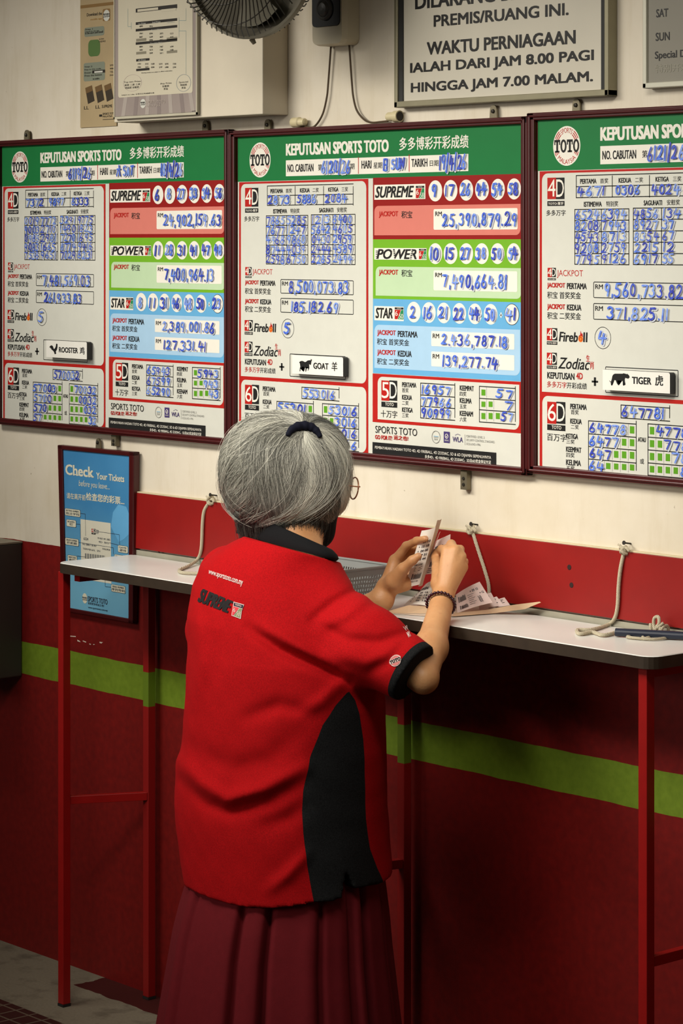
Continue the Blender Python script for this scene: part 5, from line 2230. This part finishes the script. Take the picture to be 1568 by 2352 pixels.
def shirt_mat():
    g = G('polo_cloth')
    tc = g.n('ShaderNodeTexCoord')
    P = tc.outputs['Object']
    a1 = g.n('ShaderNodeAttribute', attribute_name='panel')
    a2 = g.n('ShaderNodeAttribute', attribute_name='cuff')
    blk = g.val('MAXIMUM', g.val('GREATER_THAN', a1.outputs['Fac'], 0), g.val('GREATER_THAN', a2.outputs['Fac'], 0))
    fine = g.noise(P, 420, 2)
    rd = g.mix(g.ramp(fine, .3, .7), lin((152, 6, 12)), lin((184, 9, 16)))
    rd = g.mix(g.val('MULTIPLY', g.ramp(g.noise(P, 9, 4), .4, .7), .3), rd, lin((176, 12, 14)))
    bk = g.mix(g.ramp(fine, .3, .7), lin((20, 21, 22)), lin((34, 35, 36)))
    g.l(g.mix(blk, rd, bk), g.b.inputs['Base Color'])
    g.b.inputs['Roughness'].default_value = .9
    g.b.inputs['Specular IOR Level'].default_value = .15
    bp = g.n('ShaderNodeBump')
    bp.inputs['Strength'].default_value = .4
    bp.inputs['Distance'].default_value = .0006
    g.l(g.noise(P, 900, 2), bp.inputs['Height'])
    g.l(bp.outputs[0], g.b.inputs['Normal'])
    return g.m


shirt = mesh_obj('polo_shirt', V, Q, shirt_mat(), person, {'panel': panel, 'cuff': cuff})
SHIRT_BVH = BVHTree.FromPolygons([tuple(v) for v in V], [tuple(q) for q in Q])


class Decal:
    """printing pressed on to the cloth: a flat design given by four corner points seen in the photo is laid on the surface"""

    def __init__(self, tl, tr, br, bl):
        self.c = [Vector(p) for p in (tl, tr, br, bl)]
        self.mb = MB()

    def P(self, u, v, k):
        tl, tr, br, bl = self.c
        p = (bl * (1 - u) + br * u) * (1 - v) + (tl * (1 - u) + tr * u) * v
        d = Vector(ray(p.x, p.y)).normalized()
        hit, nrm, _, _ = SHIRT_BVH.ray_cast(CAMV, d)
        if hit is None:
            hit, nrm = CAMV + d * 4.8, -d
        return hit + nrm * (.0009 + .0004 * k) - d * .0006

    def poly(self, pts, k, m, sub=4):
        out = []
        n = len(pts)
        for i in range(n):
            a, b = pts[i], pts[(i + 1) % n]
            for j in range(sub):
                t = j / sub
                out.append((a[0] + (b[0] - a[0]) * t, a[1] + (b[1] - a[1]) * t))
        c = (sum(p[0] for p in pts) / n, sum(p[1] for p in pts) / n)
        vs = [self.P(u, v, k) for u, v in out] + [self.P(*c, k)]
        q = len(out)
        self.mb.add(vs, [(q, i, (i + 1) % q) for i in range(q)], m)

    def text(self, s, u0, u1, v0, v1, k, m, off=0.0, shear=0.0):
        vs, fs = text_shape(s, off)
        self.mb.add([self.P(u0 + (a + shear * (b - .5)) * (u1 - u0), v0 + b * (v1 - v0), k) for a, b in vs], fs, m)


def flatprint(n, rgb):
    return mat('shirt_' + n, rgb, .8, var=.05, scale=200)


D = Decal((481, 1308), (559, 1333), (556, 1349), (478, 1321))
D.text('www.sportstoto.com.my', 0, 1, 0, 1, 0, flatprint('white', (216, 190, 184)), .02)
D.mb.build('web_address_print', shirt)
D = Decal((464, 1351), (534, 1380), (524, 1409), (456, 1383))
for e in (0, .014, -.014):
    D.text('SUPREME', 0 + e, 1 + e, 0, 1, 0, flatprint('black', (24, 20, 22)), .02, .06)
D.mb.build('word_print', shirt)
D = Decal((537, 1382), (561, 1389), (553, 1422), (532, 1414))
D.poly([(0, 0), (1, 0), (.92, .55), (1, 1), (0, 1)], 0, flatprint('white', (216, 190, 184)))
D.poly([(.07, .72), (.95, .72), (.95, .95), (.07, .95)], 1, flatprint('navy', (30, 30, 52)))
D.text('TOTO', .2, .8, .77, .90, 2, flatprint('white', (216, 190, 184)), .03)
D.poly([(.06, .05), (.2, .05), (.62, .68), (.06, .68)], 1, flatprint('rose', (214, 62, 70)))
D.poly([(.26, .05), (.92, .05), (.86, .5), (.92, .68), (.68, .68)], 1, flatprint('sage', (120, 140, 96)))
D.text('6', .12, .32, .3, .6, 2, flatprint('white', (216, 190, 184)), 0)
D.text('58', .5, .84, .12, .45, 2, flatprint('white', (216, 190, 184)), 0)
D.mb.build('badge_print', shirt)
D = Decal((892, 1510), (918, 1500), (926, 1524), (896, 1536))
n = 20
shield = [(.5 + .5 * math.cos(2 * PI * i / n) * (1 if math.sin(2 * PI * i / n) > 0 else .86), .5 + .5 * math.sin(2 * PI * i / n)) for i in range(n)]
D.poly(shield, 0, flatprint('white', (216, 190, 184)), 1)
D.poly([(.5 + (x - .5) * .86, .5 + (y - .5) * .86) for x, y in shield], 1, flatprint('pink', (206, 120, 118)), 1)
D.poly([(.06, .34), (.94, .34), (.94, .68), (.06, .68)], 2, flatprint('white', (216, 190, 184)))
D.text('TOTO', .08, .92, .36, .66, 3, flatprint('black', (24, 20, 22)), .06)
D.mb.build('sleeve_badge', shirt)
D = Decal((924, 1440), (934, 1436), (946, 1462), (938, 1467))
D.text('W', .0, 1, .6, 1, 0, flatprint('white', (216, 190, 184)), .02)
D.text('MY', .1, .9, .05, .5, 0, flatprint('white', (216, 190, 184)), .02)
D.mb.build('sleeve_lettering', shirt)

# collar: stand-up black band and its folded points
CLOTH_B = mat('black_knit', (16, 16, 18), .9, var=.12, scale=300, spec=.15)
mb = MB()
n = 48
prof = [(0, 1.0, .0), (.012, 1.03, .0), (.026, .99, .004), (.040, .90, .012), (.044, .86, .016), (.040, .82, .018), (.020, .86, .015), (.0, .92, .01)]
vs, fs = [], []
for (h, sc, back) in prof:
    for i in range(n):
        q = 2 * PI * i / n
        vs.append(CC + ua * math.cos(q) * sc + va * .100 * math.sin(q) * sc + nn * h * (.72 - .30 * math.cos(q)))
for k in range(len(prof) - 1):
    for i in range(n):
        j = (i + 1) % n
        fs.append((k * n + i, k * n + j, (k + 1) * n + j, (k + 1) * n + i))
mb.add(vs, fs, CLOTH_B)
col = mb.build('collar', person, smooth=True)
mb = MB()
a, b, c, d = px(742, 1280, -.41), px(768, 1274, -.40), px(772, 1287, -.395), px(754, 1297, -.40)
off = np.array([0, .006, 0])
mb.hexa([d, c, c + off, d + off, a, b, b + off, a + off], CLOTH_B)
mb.build('collar_point', person, bevel=.002)

# ------------------------------------------------------------------ skirt
SROWS = [(1960, 438, 872), (2025, 428, 882), (2090, 408, 890), (2150, 393, 895), (2260, 374, 908), (2335, 361, 917), (2400, 350, 924)]
SR = rows_to_rings(SROWS, YC)
zs = np.linspace(.085, SR[-1, 0], 40)
SR = np.vstack([[.04, SR[0, 1], SR[0, 2], SR[0, 3] * 1.02, SR[0, 4] * 1.02], SR])
PLE = [on_torso(x, 2090, RINGS)[0] for x in (448, 552, 619, 742, 815, 852)]
ple = sorted(PLE + [-150, -120, -95, 105, 128, 150, 172])
NA = 420
vs, fs = [], []
for iz, z in enumerate(zs):
    cx_, cy_, a, b = [float(v) for v in ring_at(z, SR)]
    down = (zs[-1] - z) / (zs[-1] - zs[0])
    for i in range(NA):
        q = 2 * PI * i / NA - PI
        dg = math.degrees(q)
        g_ = 0
        for p in ple:
            e = dg - p
            dep = .095 if p in PLE[1:3] else .060
            g_ += dep * math.exp(-((e - 1.5) / 1.9) ** 2) * (1 if e > 0 else 1.0)
            g_ -= .022 * math.exp(-((e + 5.0) / 4.5) ** 2)
        r = 1 - g_ * (.75 + .35 * down) + .010 * math.sin(q * 9 + 1 + z * 3)
        vs.append(np.array([cx_, cy_, z]) + SIDE * a * r * math.sin(q) - FWD * b * r * math.cos(q))
nz = len(zs)
for k in range(nz - 1):
    for i in range(NA):
        j = (i + 1) % NA
        fs.append((k * NA + i, k * NA + j, (k + 1) * NA + j, (k + 1) * NA + i))
mb = MB()
mb.add(vs, fs, mat('maroon_skirt_cloth', (112, 22, 30), .85, var=.08, scale=60, spec=.2, bump=.12, bscale=700))
o = mb.build('skirt', person, smooth=True)
sm = o.modifiers.new('thickness', 'SOLIDIFY')
sm.thickness, sm.offset = .0025, -1

# shoes
for s in (-1, 1):
    an = HIP + SIDE * .078 * s - FWD * .01

    def shoe(P, an=an):
        d = smin(cone(P, an + np.array([0, 0, .034]), an + FWD * .115 + np.array([0, 0, .026]), .036, .029), cone(P, an - FWD * .03 + np.array([0, 0, .034]), an + np.array([0, 0, .036]), .032, .034), .02)
        d = np.maximum(d, .001 - P[:, 2])
        return np.maximum(d, P[:, 2] - .062)
    V, Q = nets(shoe, an + np.array([-.1, -.1, -.004]), an + np.array([.12, .2, .08]), .005)
    mesh_obj('shoe', V, Q, mat('black_shoe', (22, 20, 20), .5), person)

# ------------------------------------------------------------------ mask and glasses
def mask_sdf(P):
    d = smin(ellip(P, hp(.030, 0, -.050), HAX, (.066, .064, .078)), cone(P, hp(.078, 0, -.020), hp(.088, 0, -.044), .010, .014), .02)
    d = smin(d, cone(P, hp(.060, -.010, -.098), hp(.060, .010, -.098), .024, .024), .02)
    q = (P - HC) @ HAX.T
    d = np.maximum(d, .010 - q[:, 0] + np.maximum(0, -q[:, 2] - .06) * .3)
    d = np.maximum(d, q[:, 2] + .016 + np.abs(q[:, 1]) * .25)
    return np.maximum(d, -q[:, 2] - .130)


V, Q = nets(mask_sdf, HC - .17, HC + .17, .004)
mesh_obj('face_mask', V, Q, CLOTH_B, person)
for s in (-1, 1):
    mb = MB()
    mb.tube(smooth_path([hp(.03, s * .064, -.04), hp(.005, s * .078, -.02), hp(-.016, s * .082, .0)], 4), .0014, CLOTH_B, 6)
    mb.build('mask_strap', person)
GOLD = mat('copper_rim', (176, 124, 92), .3, metal=.6, var=.1)
mb = MB()
for s in (-1, 1):
    c = hp(.120, s * .033, -.010)
    ax1, ax2 = HS * .025, np.array([0, 0, .0205]) + HF * .003
    mb.tube([c + ax1 * math.cos(2 * PI * i / 28) + ax2 * math.sin(2 * PI * i / 28) for i in range(29)], .0015, GOLD, 6)
    e = c + HS * s * .026 + np.array([0, 0, .006])
    mb.tube(smooth_path([e, e + HS * s * .009 - HF * .004, hp(.06, s * .073, .004), hp(-.01, s * .080, .004), hp(-.035, s * .078, -.012)], 4), .0013, GOLD, 6)
mb.tube(smooth_path([hp(.123, -.009, -.002), hp(.126, 0, .002), hp(.123, .009, -.002)], 4), .0013, GOLD, 6)
gf = mb.build('glasses', person, smooth=True)
for s in (-1, 1):
    mb = MB()
    c = hp(.120, s * .033, -.010)
    ax1, ax2 = HS * .025, np.array([0, 0, .0205]) + HF * .003
    mb.add([c + ax1 * math.cos(2 * PI * i / 28) + ax2 * math.sin(2 * PI * i / 28) for i in range(28)], [tuple(range(28))], bpy.data.materials['picture_glass'])
    mb.build('lens', gf)

# ------------------------------------------------------------------ hair
HHC = px(656, 1085, -.365)
HR = np.array([.1205, .104, .114])
HEXP = 2.35


def hnorm(q):
    """q in hair axes"""
    return (np.abs(q[:, 0] / HR[0]) ** HEXP + np.abs(q[:, 1] / HR[1]) ** HEXP + np.abs(q[:, 2] / HR[2]) ** HEXP) ** (1 / HEXP)


def hair_sdf(P):
    q = (P - HHC) @ HAX.T
    d = (hnorm(q) - .985) * .10
    d = smin(d, ellip(P, HHC - HF * .014 + np.array([0, 0, -.072]), HAX, (.084, .080, .062)), .02)
    # face opening, neck hollow
    d = np.maximum(d, -np.maximum(.062 - q[:, 0], np.abs(q[:, 1]) - .062 + np.maximum(0, q[:, 2] - .02) * .9))
    d = np.maximum(d, -ellip(P, hp(.02, 0, -.02), HAX, (.086, .070, .13)))
    d = np.maximum(d, -.146 - q[:, 2] - .25 * np.clip(-q[:, 0], -.07, .09) + .02)
    return d


def hair_mat(dark):
    g = G('grey_hair_' + dark)
    if dark == 'strand':
        a = g.n('ShaderNodeAttribute', attribute_name='shade')
        f = a.outputs['Fac']
        c = g.mix(g.ramp(f, 0, .5), lin((30, 30, 29)), lin((122, 121, 112)))
        c = g.mix(g.ramp(f, .5, 1), c, lin((224, 222, 208)))
        g.l(c, g.b.inputs['Base Color'])
        g.b.inputs['Roughness'].default_value = .45
        g.b.inputs['Specular IOR Level'].default_value = .35
    else:
        g.b.inputs['Base Color'].default_value = (*lin((34, 33, 31)), 1)
        g.b.inputs['Roughness'].default_value = .7
    return g.m


V, Q = nets(hair_sdf, HHC - .16, HHC + .16, .004)
hair = mesh_obj('hair', V, Q, hair_mat('under'), person)

def hair_hit(x, y, k=1.0):
    d = Vector(ray(x, y)).normalized()
    for tt in np.linspace(4.3, 5.4, 1100):
        p = np.array(CAMV + d * tt)
        if hnorm(((p - HHC) @ HAX.T)[None])[0] < k:
            return p
    return np.array(CAMV + d * 4.95)


NS, NP = 60000, 30
rs = np.random.RandomState(11)
crown_dir = (hair_hit(699, 986) - HHC) @ HAX.T
crown_dir = crown_dir / np.linalg.norm(crown_dir)
e1 = np.cross(crown_dir, [0, 0, 1.0])
e1 /= np.linalg.norm(e1)
e2 = np.cross(crown_dir, e1)
# the outer hair all comes down from the crown; it falls in locks that bend, lift and shade together
NL = 84
l_cen = (np.arange(NL) + rs.uniform(-.35, .35, NL)) / NL * 2 * PI
l_wid = 2 * PI / NL * rs.uniform(.7, 1.3, NL)
l_amp = rs.uniform(.45, 1.05, NL)
l_frq = rs.uniform(5.5, 8.0, NL)
l_ph = 2.2 * np.sin(l_cen * 1.5 + .4) + 1.2 * np.sin(l_cen * 4 + 2) + rs.normal(0, .45, NL)
l_lift = rs.normal(.004, .032, NL)
l_end = rs.normal(0, .010, NL)
l_tone = rs.normal(-.04, .20, NL)


def grow(alpha, psi, lay, amp, frq, ph, curl, length):
    n = len(alpha)
    u = np.cos(psi)[:, None] * crown_dir + np.sin(psi)[:, None] * (np.cos(alpha)[:, None] * e1 + np.sin(alpha)[:, None] * e2)
    q = u * HR
    q = q / hnorm(q)[:, None]
    out = np.zeros((n, NP, 3))
    dn = np.array([0, 0, -1.0])
    for i in range(NP):
        t = i / (NP - 1)
        out[:, i] = q * (1 + lay * min(1, .15 + 2.2 * t) + .008 * t)[:, None]
        nrm = np.sign(q) * np.abs(q) ** (HEXP - 1) / HR ** HEXP
        nrm /= np.linalg.norm(nrm, axis=1)[:, None]
        aw = q / np.linalg.norm(q, axis=1)[:, None] - crown_dir
        aw /= np.linalg.norm(aw, axis=1)[:, None] + .05
        w_ = min(.9, max(0, t - .12) * 1.9)
        v = aw * (1 - w_) + dn * w_
        side = np.cross(nrm, v)
        side /= np.linalg.norm(side, axis=1)[:, None] + 1e-6
        v = v + side * (amp * np.sin(t * frq + ph) * min(1.7, .2 + 2.6 * t) + curl)[:, None]
        v = v - nrm * (v * nrm).sum(1)[:, None]
        v /= np.linalg.norm(v, axis=1)[:, None] + 1e-9
        q = q + v * (.0128 * length)[:, None]
        q = q / hnorm(q)[:, None]
        low = q[:, 2] < -.070
        q[low] *= np.array([.982, .982, 1.0])
    return out


one = np.ones(NL)
GUIDE = grow(l_cen, .25 * one, l_lift, l_amp, l_frq, l_ph, 0 * one, one)
lock = rs.randint(0, NL, NS)
wq = rs.uniform(-1, 1, NS)
alpha = l_cen[lock] + wq * l_wid[lock] * .75
psi = np.abs(rs.normal(0, .30, NS)) + .03
fly = rs.uniform(0, 1, NS) < .012
lay = l_lift[lock] + .040 * (1 - wq ** 2) - .030 + rs.uniform(-.014, .010, NS)
lay[fly] += rs.uniform(.01, .05, fly.sum())
curl = rs.normal(0, .03, NS)
curl[fly] += rs.normal(0, .30, fly.sum())
length = rs.uniform(.86, 1.08, NS)
pts = grow(alpha, psi, lay, l_amp[lock], l_frq[lock], l_ph[lock] + wq * .25, curl, length)
tt_ = np.linspace(0, 1, NP)
cl_ = (np.clip((tt_ - .1) * 1.1, 0, .62)[None, :] * np.where(fly, .1, 1)[:, None])[:, :, None]
rel = pts / np.linalg.norm(pts, axis=2, keepdims=True)
gd = GUIDE[lock]
# draw strands of a lock together without changing their height above the scalp
mixp = pts * (1 - cl_) + gd * cl_
mixp *= np.linalg.norm(pts, axis=2, keepdims=True) / np.linalg.norm(mixp, axis=2, keepdims=True)
pts = mixp
face = (pts[:, :, 0] > .075) & (np.abs(pts[:, :, 1]) < .050) & (pts[:, :, 2] < .045)
endz = -.104 + .014 * np.clip(pts[:, :, 0] / .1, -1, 1) + (l_end[lock] + rs.normal(0, .005, NS))[:, None]
stop = face | (pts[:, :, 2] < endz)
first = np.where(stop.any(1), stop.argmax(1), NP)
world = HHC + pts @ HAX
tone = np.where(rs.uniform(0, 1, NS) < .32, rs.normal(.76, .10, NS), rs.normal(.42, .11, NS))
shade = np.clip(tone + l_tone[lock] + np.clip((1 - wq ** 2 - .5) * .30, -.2, .2), .03, 1)
cnt, P_, sh = [], [], []
for s in range(NS):
    n = int(first[s])
    if n < 5:
        continue
    cnt.append(n)
    P_.append(world[s, :n])
    sh.append(shade[s])
# nape and under-layer, dark short strands
NU = 9000
qa = rs.uniform(-PI, PI, NU)
for k in range(NU):
    a = qa[k]
    rr_ = rs.uniform(.72, 1.0)
    f, s = math.cos(a) * .100 * rr_, math.sin(a) * .092 * rr_
    if f > .07:
        continue
    z0 = rs.uniform(-.05, -.085)
    ln = rs.uniform(.040, .094) * (1 - .25 * max(0, f / .1))
    m_ = 7
    sway = rs.normal(0, .008)
    arr = np.array([[f * (1 - .30 * (i / 6) ** 1.6) + sway * (i / 6), s * (1 - .26 * (i / 6) ** 1.6) + rs.normal(0, .0008), z0 - ln * i / 6] for i in range(m_)])
    P_.append(HHC + arr @ HAX)
    cnt.append(m_)
    sh.append(float(np.clip(rs.normal(.10, .10), 0, .5)))
hc = bpy.data.hair_curves.new('hair_strands')
hc.add_curves([int(c) for c in cnt])
org = np.array(world_of(hair))
pos = np.concatenate(P_) - org
hc.position_data.foreach_set('vector', pos.astype(np.float32).ravel())
rad = np.concatenate([np.linspace(.00022, .00012, c) for c in cnt])
ra = hc.attributes.get('radius') or hc.attributes.new('radius', 'FLOAT', 'POINT')
ra.data.foreach_set('value', rad.astype(np.float32))
sa = hc.attributes.new('shade', 'FLOAT', 'CURVE')
sa.data.foreach_set('value', np.asarray(sh, np.float32))
hc.materials.append(hair_mat('strand'))
ho = bpy.data.objects.new('hair_strands', hc)
COL.objects.link(ho)
ho.parent = hair

# dark hair band at the crown
mb = MB()
NAVY = mat('hair_band_cloth', (18, 20, 34), .85, var=.2, scale=150, spec=.15)
bp_ = []
for x, y in ((660, 1000), (668, 988), (682, 980), (700, 978), (716, 982), (728, 991), (736, 1004)):
    bp_.append(hair_hit(x, y, 1.05))
path = smooth_path(bp_, 4)
k = len(path)
mb.tube(path, [.0040 + .0050 * math.sin(PI * i / (k - 1)) * (1 + .22 * math.sin(i * 1.7)) for i in range(k)], NAVY, 10)
mb.build('hair_band', person, smooth=True)

# bracelet of dark beads
mb = MB()
ax = (R_WR - R_EL) / np.linalg.norm(R_WR - R_EL)
c = px(1012, 1388, -.222)
a = np.cross(ax, [0, 0, 1.0])
a /= np.linalg.norm(a)
b = np.cross(ax, a)
BEAD = mat('maroon_bead', (52, 10, 22), .2, var=.15, scale=200, spec=.6)
for i in range(26):
    q = 2 * PI * i / 26
    p = c + (a * math.cos(q) + b * math.sin(q)) * .0262
    mb.lathe(p - np.array([0, 0, .0034]), (0, 0, 1), [(.0002, .0008), (.0012, .0027), (.0034, .0035), (.0056, .0027), (.0066, .0008)], BEAD, 8)
o = mb.build('bracelet', person, smooth=True)

# finger nails in view
NAIL = mat('nail', (222, 176, 140), .3)
for tip, kn in NAILS:
    mb = MB()
    d = (tip - kn) / np.linalg.norm(tip - kn)
    vdir = -(AWAY * .8 + np.array([0, 0, -.25])) * .0062
    cN = tip + d * .0005 + vdir
    up = np.cross(d, AWAY)
    up /= np.linalg.norm(up)
    mb.add([cN + d * (.0052 * math.cos(2 * PI * i / 14)) + up * (.0038 * math.sin(2 * PI * i / 14)) for i in range(14)], [tuple(range(14))], NAIL)
    mb.build('fingernail', person)

# ================================================================== tickets and papers
TP = mat('ticket_paper', (228, 206, 200), .6, var=.04, scale=30)
TW = mat('ticket_paper_white', (236, 230, 220), .6, var=.04, scale=30)
TB = mat('ticket_back', (206, 194, 178), .7, var=.06, scale=30)
TI = ink('ticket_ink', (58, 54, 60))


class Ticket:
    def __init__(self, tl, tr, br, bl, m, bend=0.0, bdir=None, curl=0.0):
        self.c = [Vector(p) for p in (tl, tr, br, bl)]
        self.m, self.bend, self.curl = m, bend, curl
        tl, tr, br, bl = self.c
        self.n = (tr - bl).cross(tl - br).normalized()
        if self.n.dot(CAMV - tl) < 0:
            self.n = -self.n
        self.mb = MB()
        nu, nv = 8, 12
        vs = []
        for side in (0, -.0004):
            for j in range(nv + 1):
                for i in range(nu + 1):
                    vs.append(self.P(i / nu, j / nv, side))
        k = (nu + 1) * (nv + 1)
        fs = []
        for j in range(nv):
            for i in range(nu):
                a = j * (nu + 1) + i
                f = (a, a + 1, a + nu + 2, a + nu + 1)
                fs.append(f)
                fs.append(tuple(x + k for x in f)[::-1])
        rim = [(i, 0) for i in range(nu)] + [(nu, j) for j in range(nv)] + [(i, nv) for i in range(nu, 0, -1)] + [(0, j) for j in range(nv, 0, -1)]
        ix = [j * (nu + 1) + i for i, j in rim]
        for p, q in zip(ix, ix[1:] + ix[:1]):
            fs.append((p, p + k, q + k, q))
        self.mb.add(vs, fs, m)

    def P(self, u, v, off):
        tl, tr, br, bl = self.c
        p = (bl * (1 - u) + br * u) * (1 - v) + (tl * (1 - u) + tr * u) * v
        b = self.bend * math.sin(PI * u) + self.curl * (1 - v) ** 3
        return p + self.n * (b + off)

    def text(self, s, u0, u1, v0, v1, o=.02):
        vs, fs = text_shape(s, o)
        self.mb.add([self.P(u0 + a * (u1 - u0), v0 + b * (v1 - v0), .0006) for a, b in vs], fs, TI)

    def bar(self, u0, u1, v0, v1):
        self.mb.add([self.P(u0, v0, .0006), self.P(u1, v0, .0006), self.P(u1, v1, .0006), self.P(u0, v1, .0006)], [(0, 1, 2, 3)], TI)

    def code(self, u0, u1, v0, v1, seed=1):
        r = random.Random(seed)
        v = v0
        self.bar(u0, u0 + (u1 - u0) * .1, v0, v1)
        u = u0 + (u1 - u0) * .18
        while u < u1:
            w_ = r.uniform(.02, .05) * (u1 - u0) * 1.4
            h = r.uniform(.75, 1)
            self.bar(u, min(u + w_ * .6, u1), v0, v0 + (v1 - v0) * h)
            u += w_

    def done(self, name, label, group=None):
        c = sum(self.c, Vector()) / 4
        zmin = min(p.z for p in self.c)
        self.mb_obj = None
        o = self.mb.build(name)
        me = o.data
        for v in me.vertices:
            v.co -= Vector((c.x, c.y, zmin))
        o.location = (c.x, c.y, zmin)
        return tag(o, label, 'ticket', group)


GH = 'tickets held in the hands'
GP = 'tickets lying on the counter'
t = Ticket(at(968, 1219, -.172), at(1000, 1212, -.160), at(964, 1341, -.158), at(930, 1346, -.176), TW, bend=.003, curl=.004)
for i, v in enumerate((.76, .68, .60, .52, .45)):
    t.text(('09 10', '15 18', '04 08', '27 31', '33 44')[i], .38, .90, v, v + .045, .03)
    t.text('+', .16, .26, v + .01, v + .035)
t.text('RM 2.00', .25, .8, .36, .39)
for i in range(4):
    t.bar(.3, .85 - .1 * (i % 2), .33 - i * .022, .337 - i * .022)
t.code(.30, .92, .12, .22, 3)
t.text('000217-88', .3, .8, .07, .09)
t.done('ticket', 'white printed ticket pinched between thumb and finger in the near hand', GH)
t = Ticket(at(1004, 1195, -.158), at(1014, 1192, -.140), at(970, 1344, -.136), at(961, 1347, -.156), TB, bend=.001)
t.done('ticket', 'folded ticket seen edge-on, tallest of those in the hands', GH)
t = Ticket(at(1001, 1242, -.128), at(1034, 1227, -.118), at(1030, 1312, -.118), at(974, 1320, -.130), TP, bend=.002)
t.text('SUPREME', .12, .62, .70, .80, .05)
t.code(.12, .6, .22, .36, 5)
for i in range(3):
    t.bar(.1, .7, .15 - i * .05, .165 - i * .05)
t.done('ticket', 'pink ticket held out behind the braceleted hand', GH)
t = Ticket(at(1008, 1226, -.142), at(1011, 1221, -.133), at(967, 1340, -.130), at(964, 1343, -.140), TP)
t.done('ticket', 'thin ticket edge showing between the two held tickets', GH)

# envelope sheet that the tickets lie in
ENV = mat('brown_envelope_paper', (206, 176, 142), .75, var=.08, scale=20)
ENVW = mat('envelope_inside', (214, 196, 176), .7, var=.05, scale=20)
root = thing('envelope', 'opened brown paper envelope under the ticket pile on the counter', 'envelope', (.42, -.12, ZT))
mb = MB()


def sheet3(mb, pts, m, th=.0006):
    n = len(pts)
    up = [Vector(p) + Vector((0, 0, th)) for p in pts]
    mb.add(list(map(Vector, pts)) + up, [tuple(range(n))[::-1], tuple(range(n, 2 * n))] + [(i, (i + 1) % n, n + (i + 1) % n, n + i) for i in range(n)], m)


h0 = ZT + .0008
sheet3(mb, [atz(892, 1409, h0), atz(985, 1416, h0), atz(1040, 1416, h0), atz(1132, 1409, h0), atz(1150, 1396, h0), atz(985, 1384, h0)], ENVW)
mb.build('inside', root)
mb = MB()
A = [atz(1038, 1416, h0 + .001), atz(1131, 1409, h0 + .001), at(1205, 1399, -.035), at(1241, 1384, -.03)]
Bq = [at(1042, 1408, -.125), at(1120, 1400, -.055), at(1180, 1389, -.03), at(1238, 1382, -.026)]
for i in range(3):
    q = [A[i], A[i + 1], Bq[i + 1], Bq[i]]
    mb.add(q + [p + Vector((0, .0012, 0)) for p in q], [(0, 1, 2, 3), (7, 6, 5, 4), (0, 4, 5, 1), (3, 2, 6, 7)], ENV)
mb.build('front_flap', root)
mb = MB()
A = [atz(892, 1408, h0 + .001), atz(935, 1409, h0 + .001), atz(986, 1409, h0 + .001)]
Bq = [at(893, 1403, -.20), at(938, 1390, -.165), at(986, 1394, -.15)]
for i in range(2):
    q = [A[i], A[i + 1], Bq[i + 1], Bq[i]]
    mb.add(q + [p + Vector((0, .0012, 0)) for p in q], [(0, 1, 2, 3), (7, 6, 5, 4), (0, 4, 5, 1), (3, 2, 6, 7)], ENV)
mb.build('side_flap', root)

t = Ticket(at(969, 1352, -.085), at(996, 1334, -.070), at(990, 1394, -.145), at(926, 1390, -.150), TW, bend=.004)
t.text('SUPREM', .12, .75, .66, .78, .06)
for i in range(4):
    for j in range(3):
        t.text(('+', '06', '15')[j] if j else '+', .15 + j * .25, .15 + j * .25 + (.07 if not j else .15), .50 - i * .12, .57 - i * .12, .03)
t.done('ticket', 'white ticket lying left of the braceleted wrist', GP)
t = Ticket(at(994, 1336, -.06), at(1018, 1328, -.055), at(1022, 1372, -.07), at(988, 1372, -.075), TP)
t.bar(.2, .6, .6, .66)
t.done('ticket', 'pink ticket standing behind the braceleted wrist', GP)
t = Ticket(at(1046, 1366, -.095), at(1101, 1336, -.062), at(1131, 1384, -.056), at(1050, 1408, -.112), TP, bend=.004)
t.text('+ 09 10', .52, .82, .70, .82, .03)
t.text('+ 12', .80, .94, .50, .60, .03)
t.code(.08, .34, .48, .78, 9)
t.code(.10, .34, .10, .30, 10)
for i in range(6):
    t.bar(.40, .62 - .06 * (i % 2), .62 - i * .09, .635 - i * .09)
    t.text(str(17 + 5 * i), .70, .80, .40 - i * .05, .44 - i * .05, .03)
t.done('ticket', 'pink ticket fanned upright with the highest corner of the pile', GP)
for k, (c, lb) in enumerate((
        (((1096, 1372, -.048), (1127, 1361, -.042), (1144, 1392, -.040), (1100, 1400, -.052)), 'pink ticket, second peak of the fanned pile'),
        (((1118, 1378, -.040), (1140, 1370, -.036), (1158, 1392, -.034), (1122, 1398, -.042)), 'pink ticket, third peak of the fanned pile'),
        (((1134, 1380, -.034), (1158, 1372, -.030), (1171, 1390, -.028), (1140, 1396, -.036)), 'pink ticket lying furthest along the fanned pile'))):
    t = Ticket(*[at(*p) for p in c], TP, bend=.002)
    t.bar(.2, .7, .6, .66)
    t.bar(.3, .8, .42, .48)
    t.text('08 21', .3, .8, .72, .86, .03)
    t.done('ticket', lb, GP)
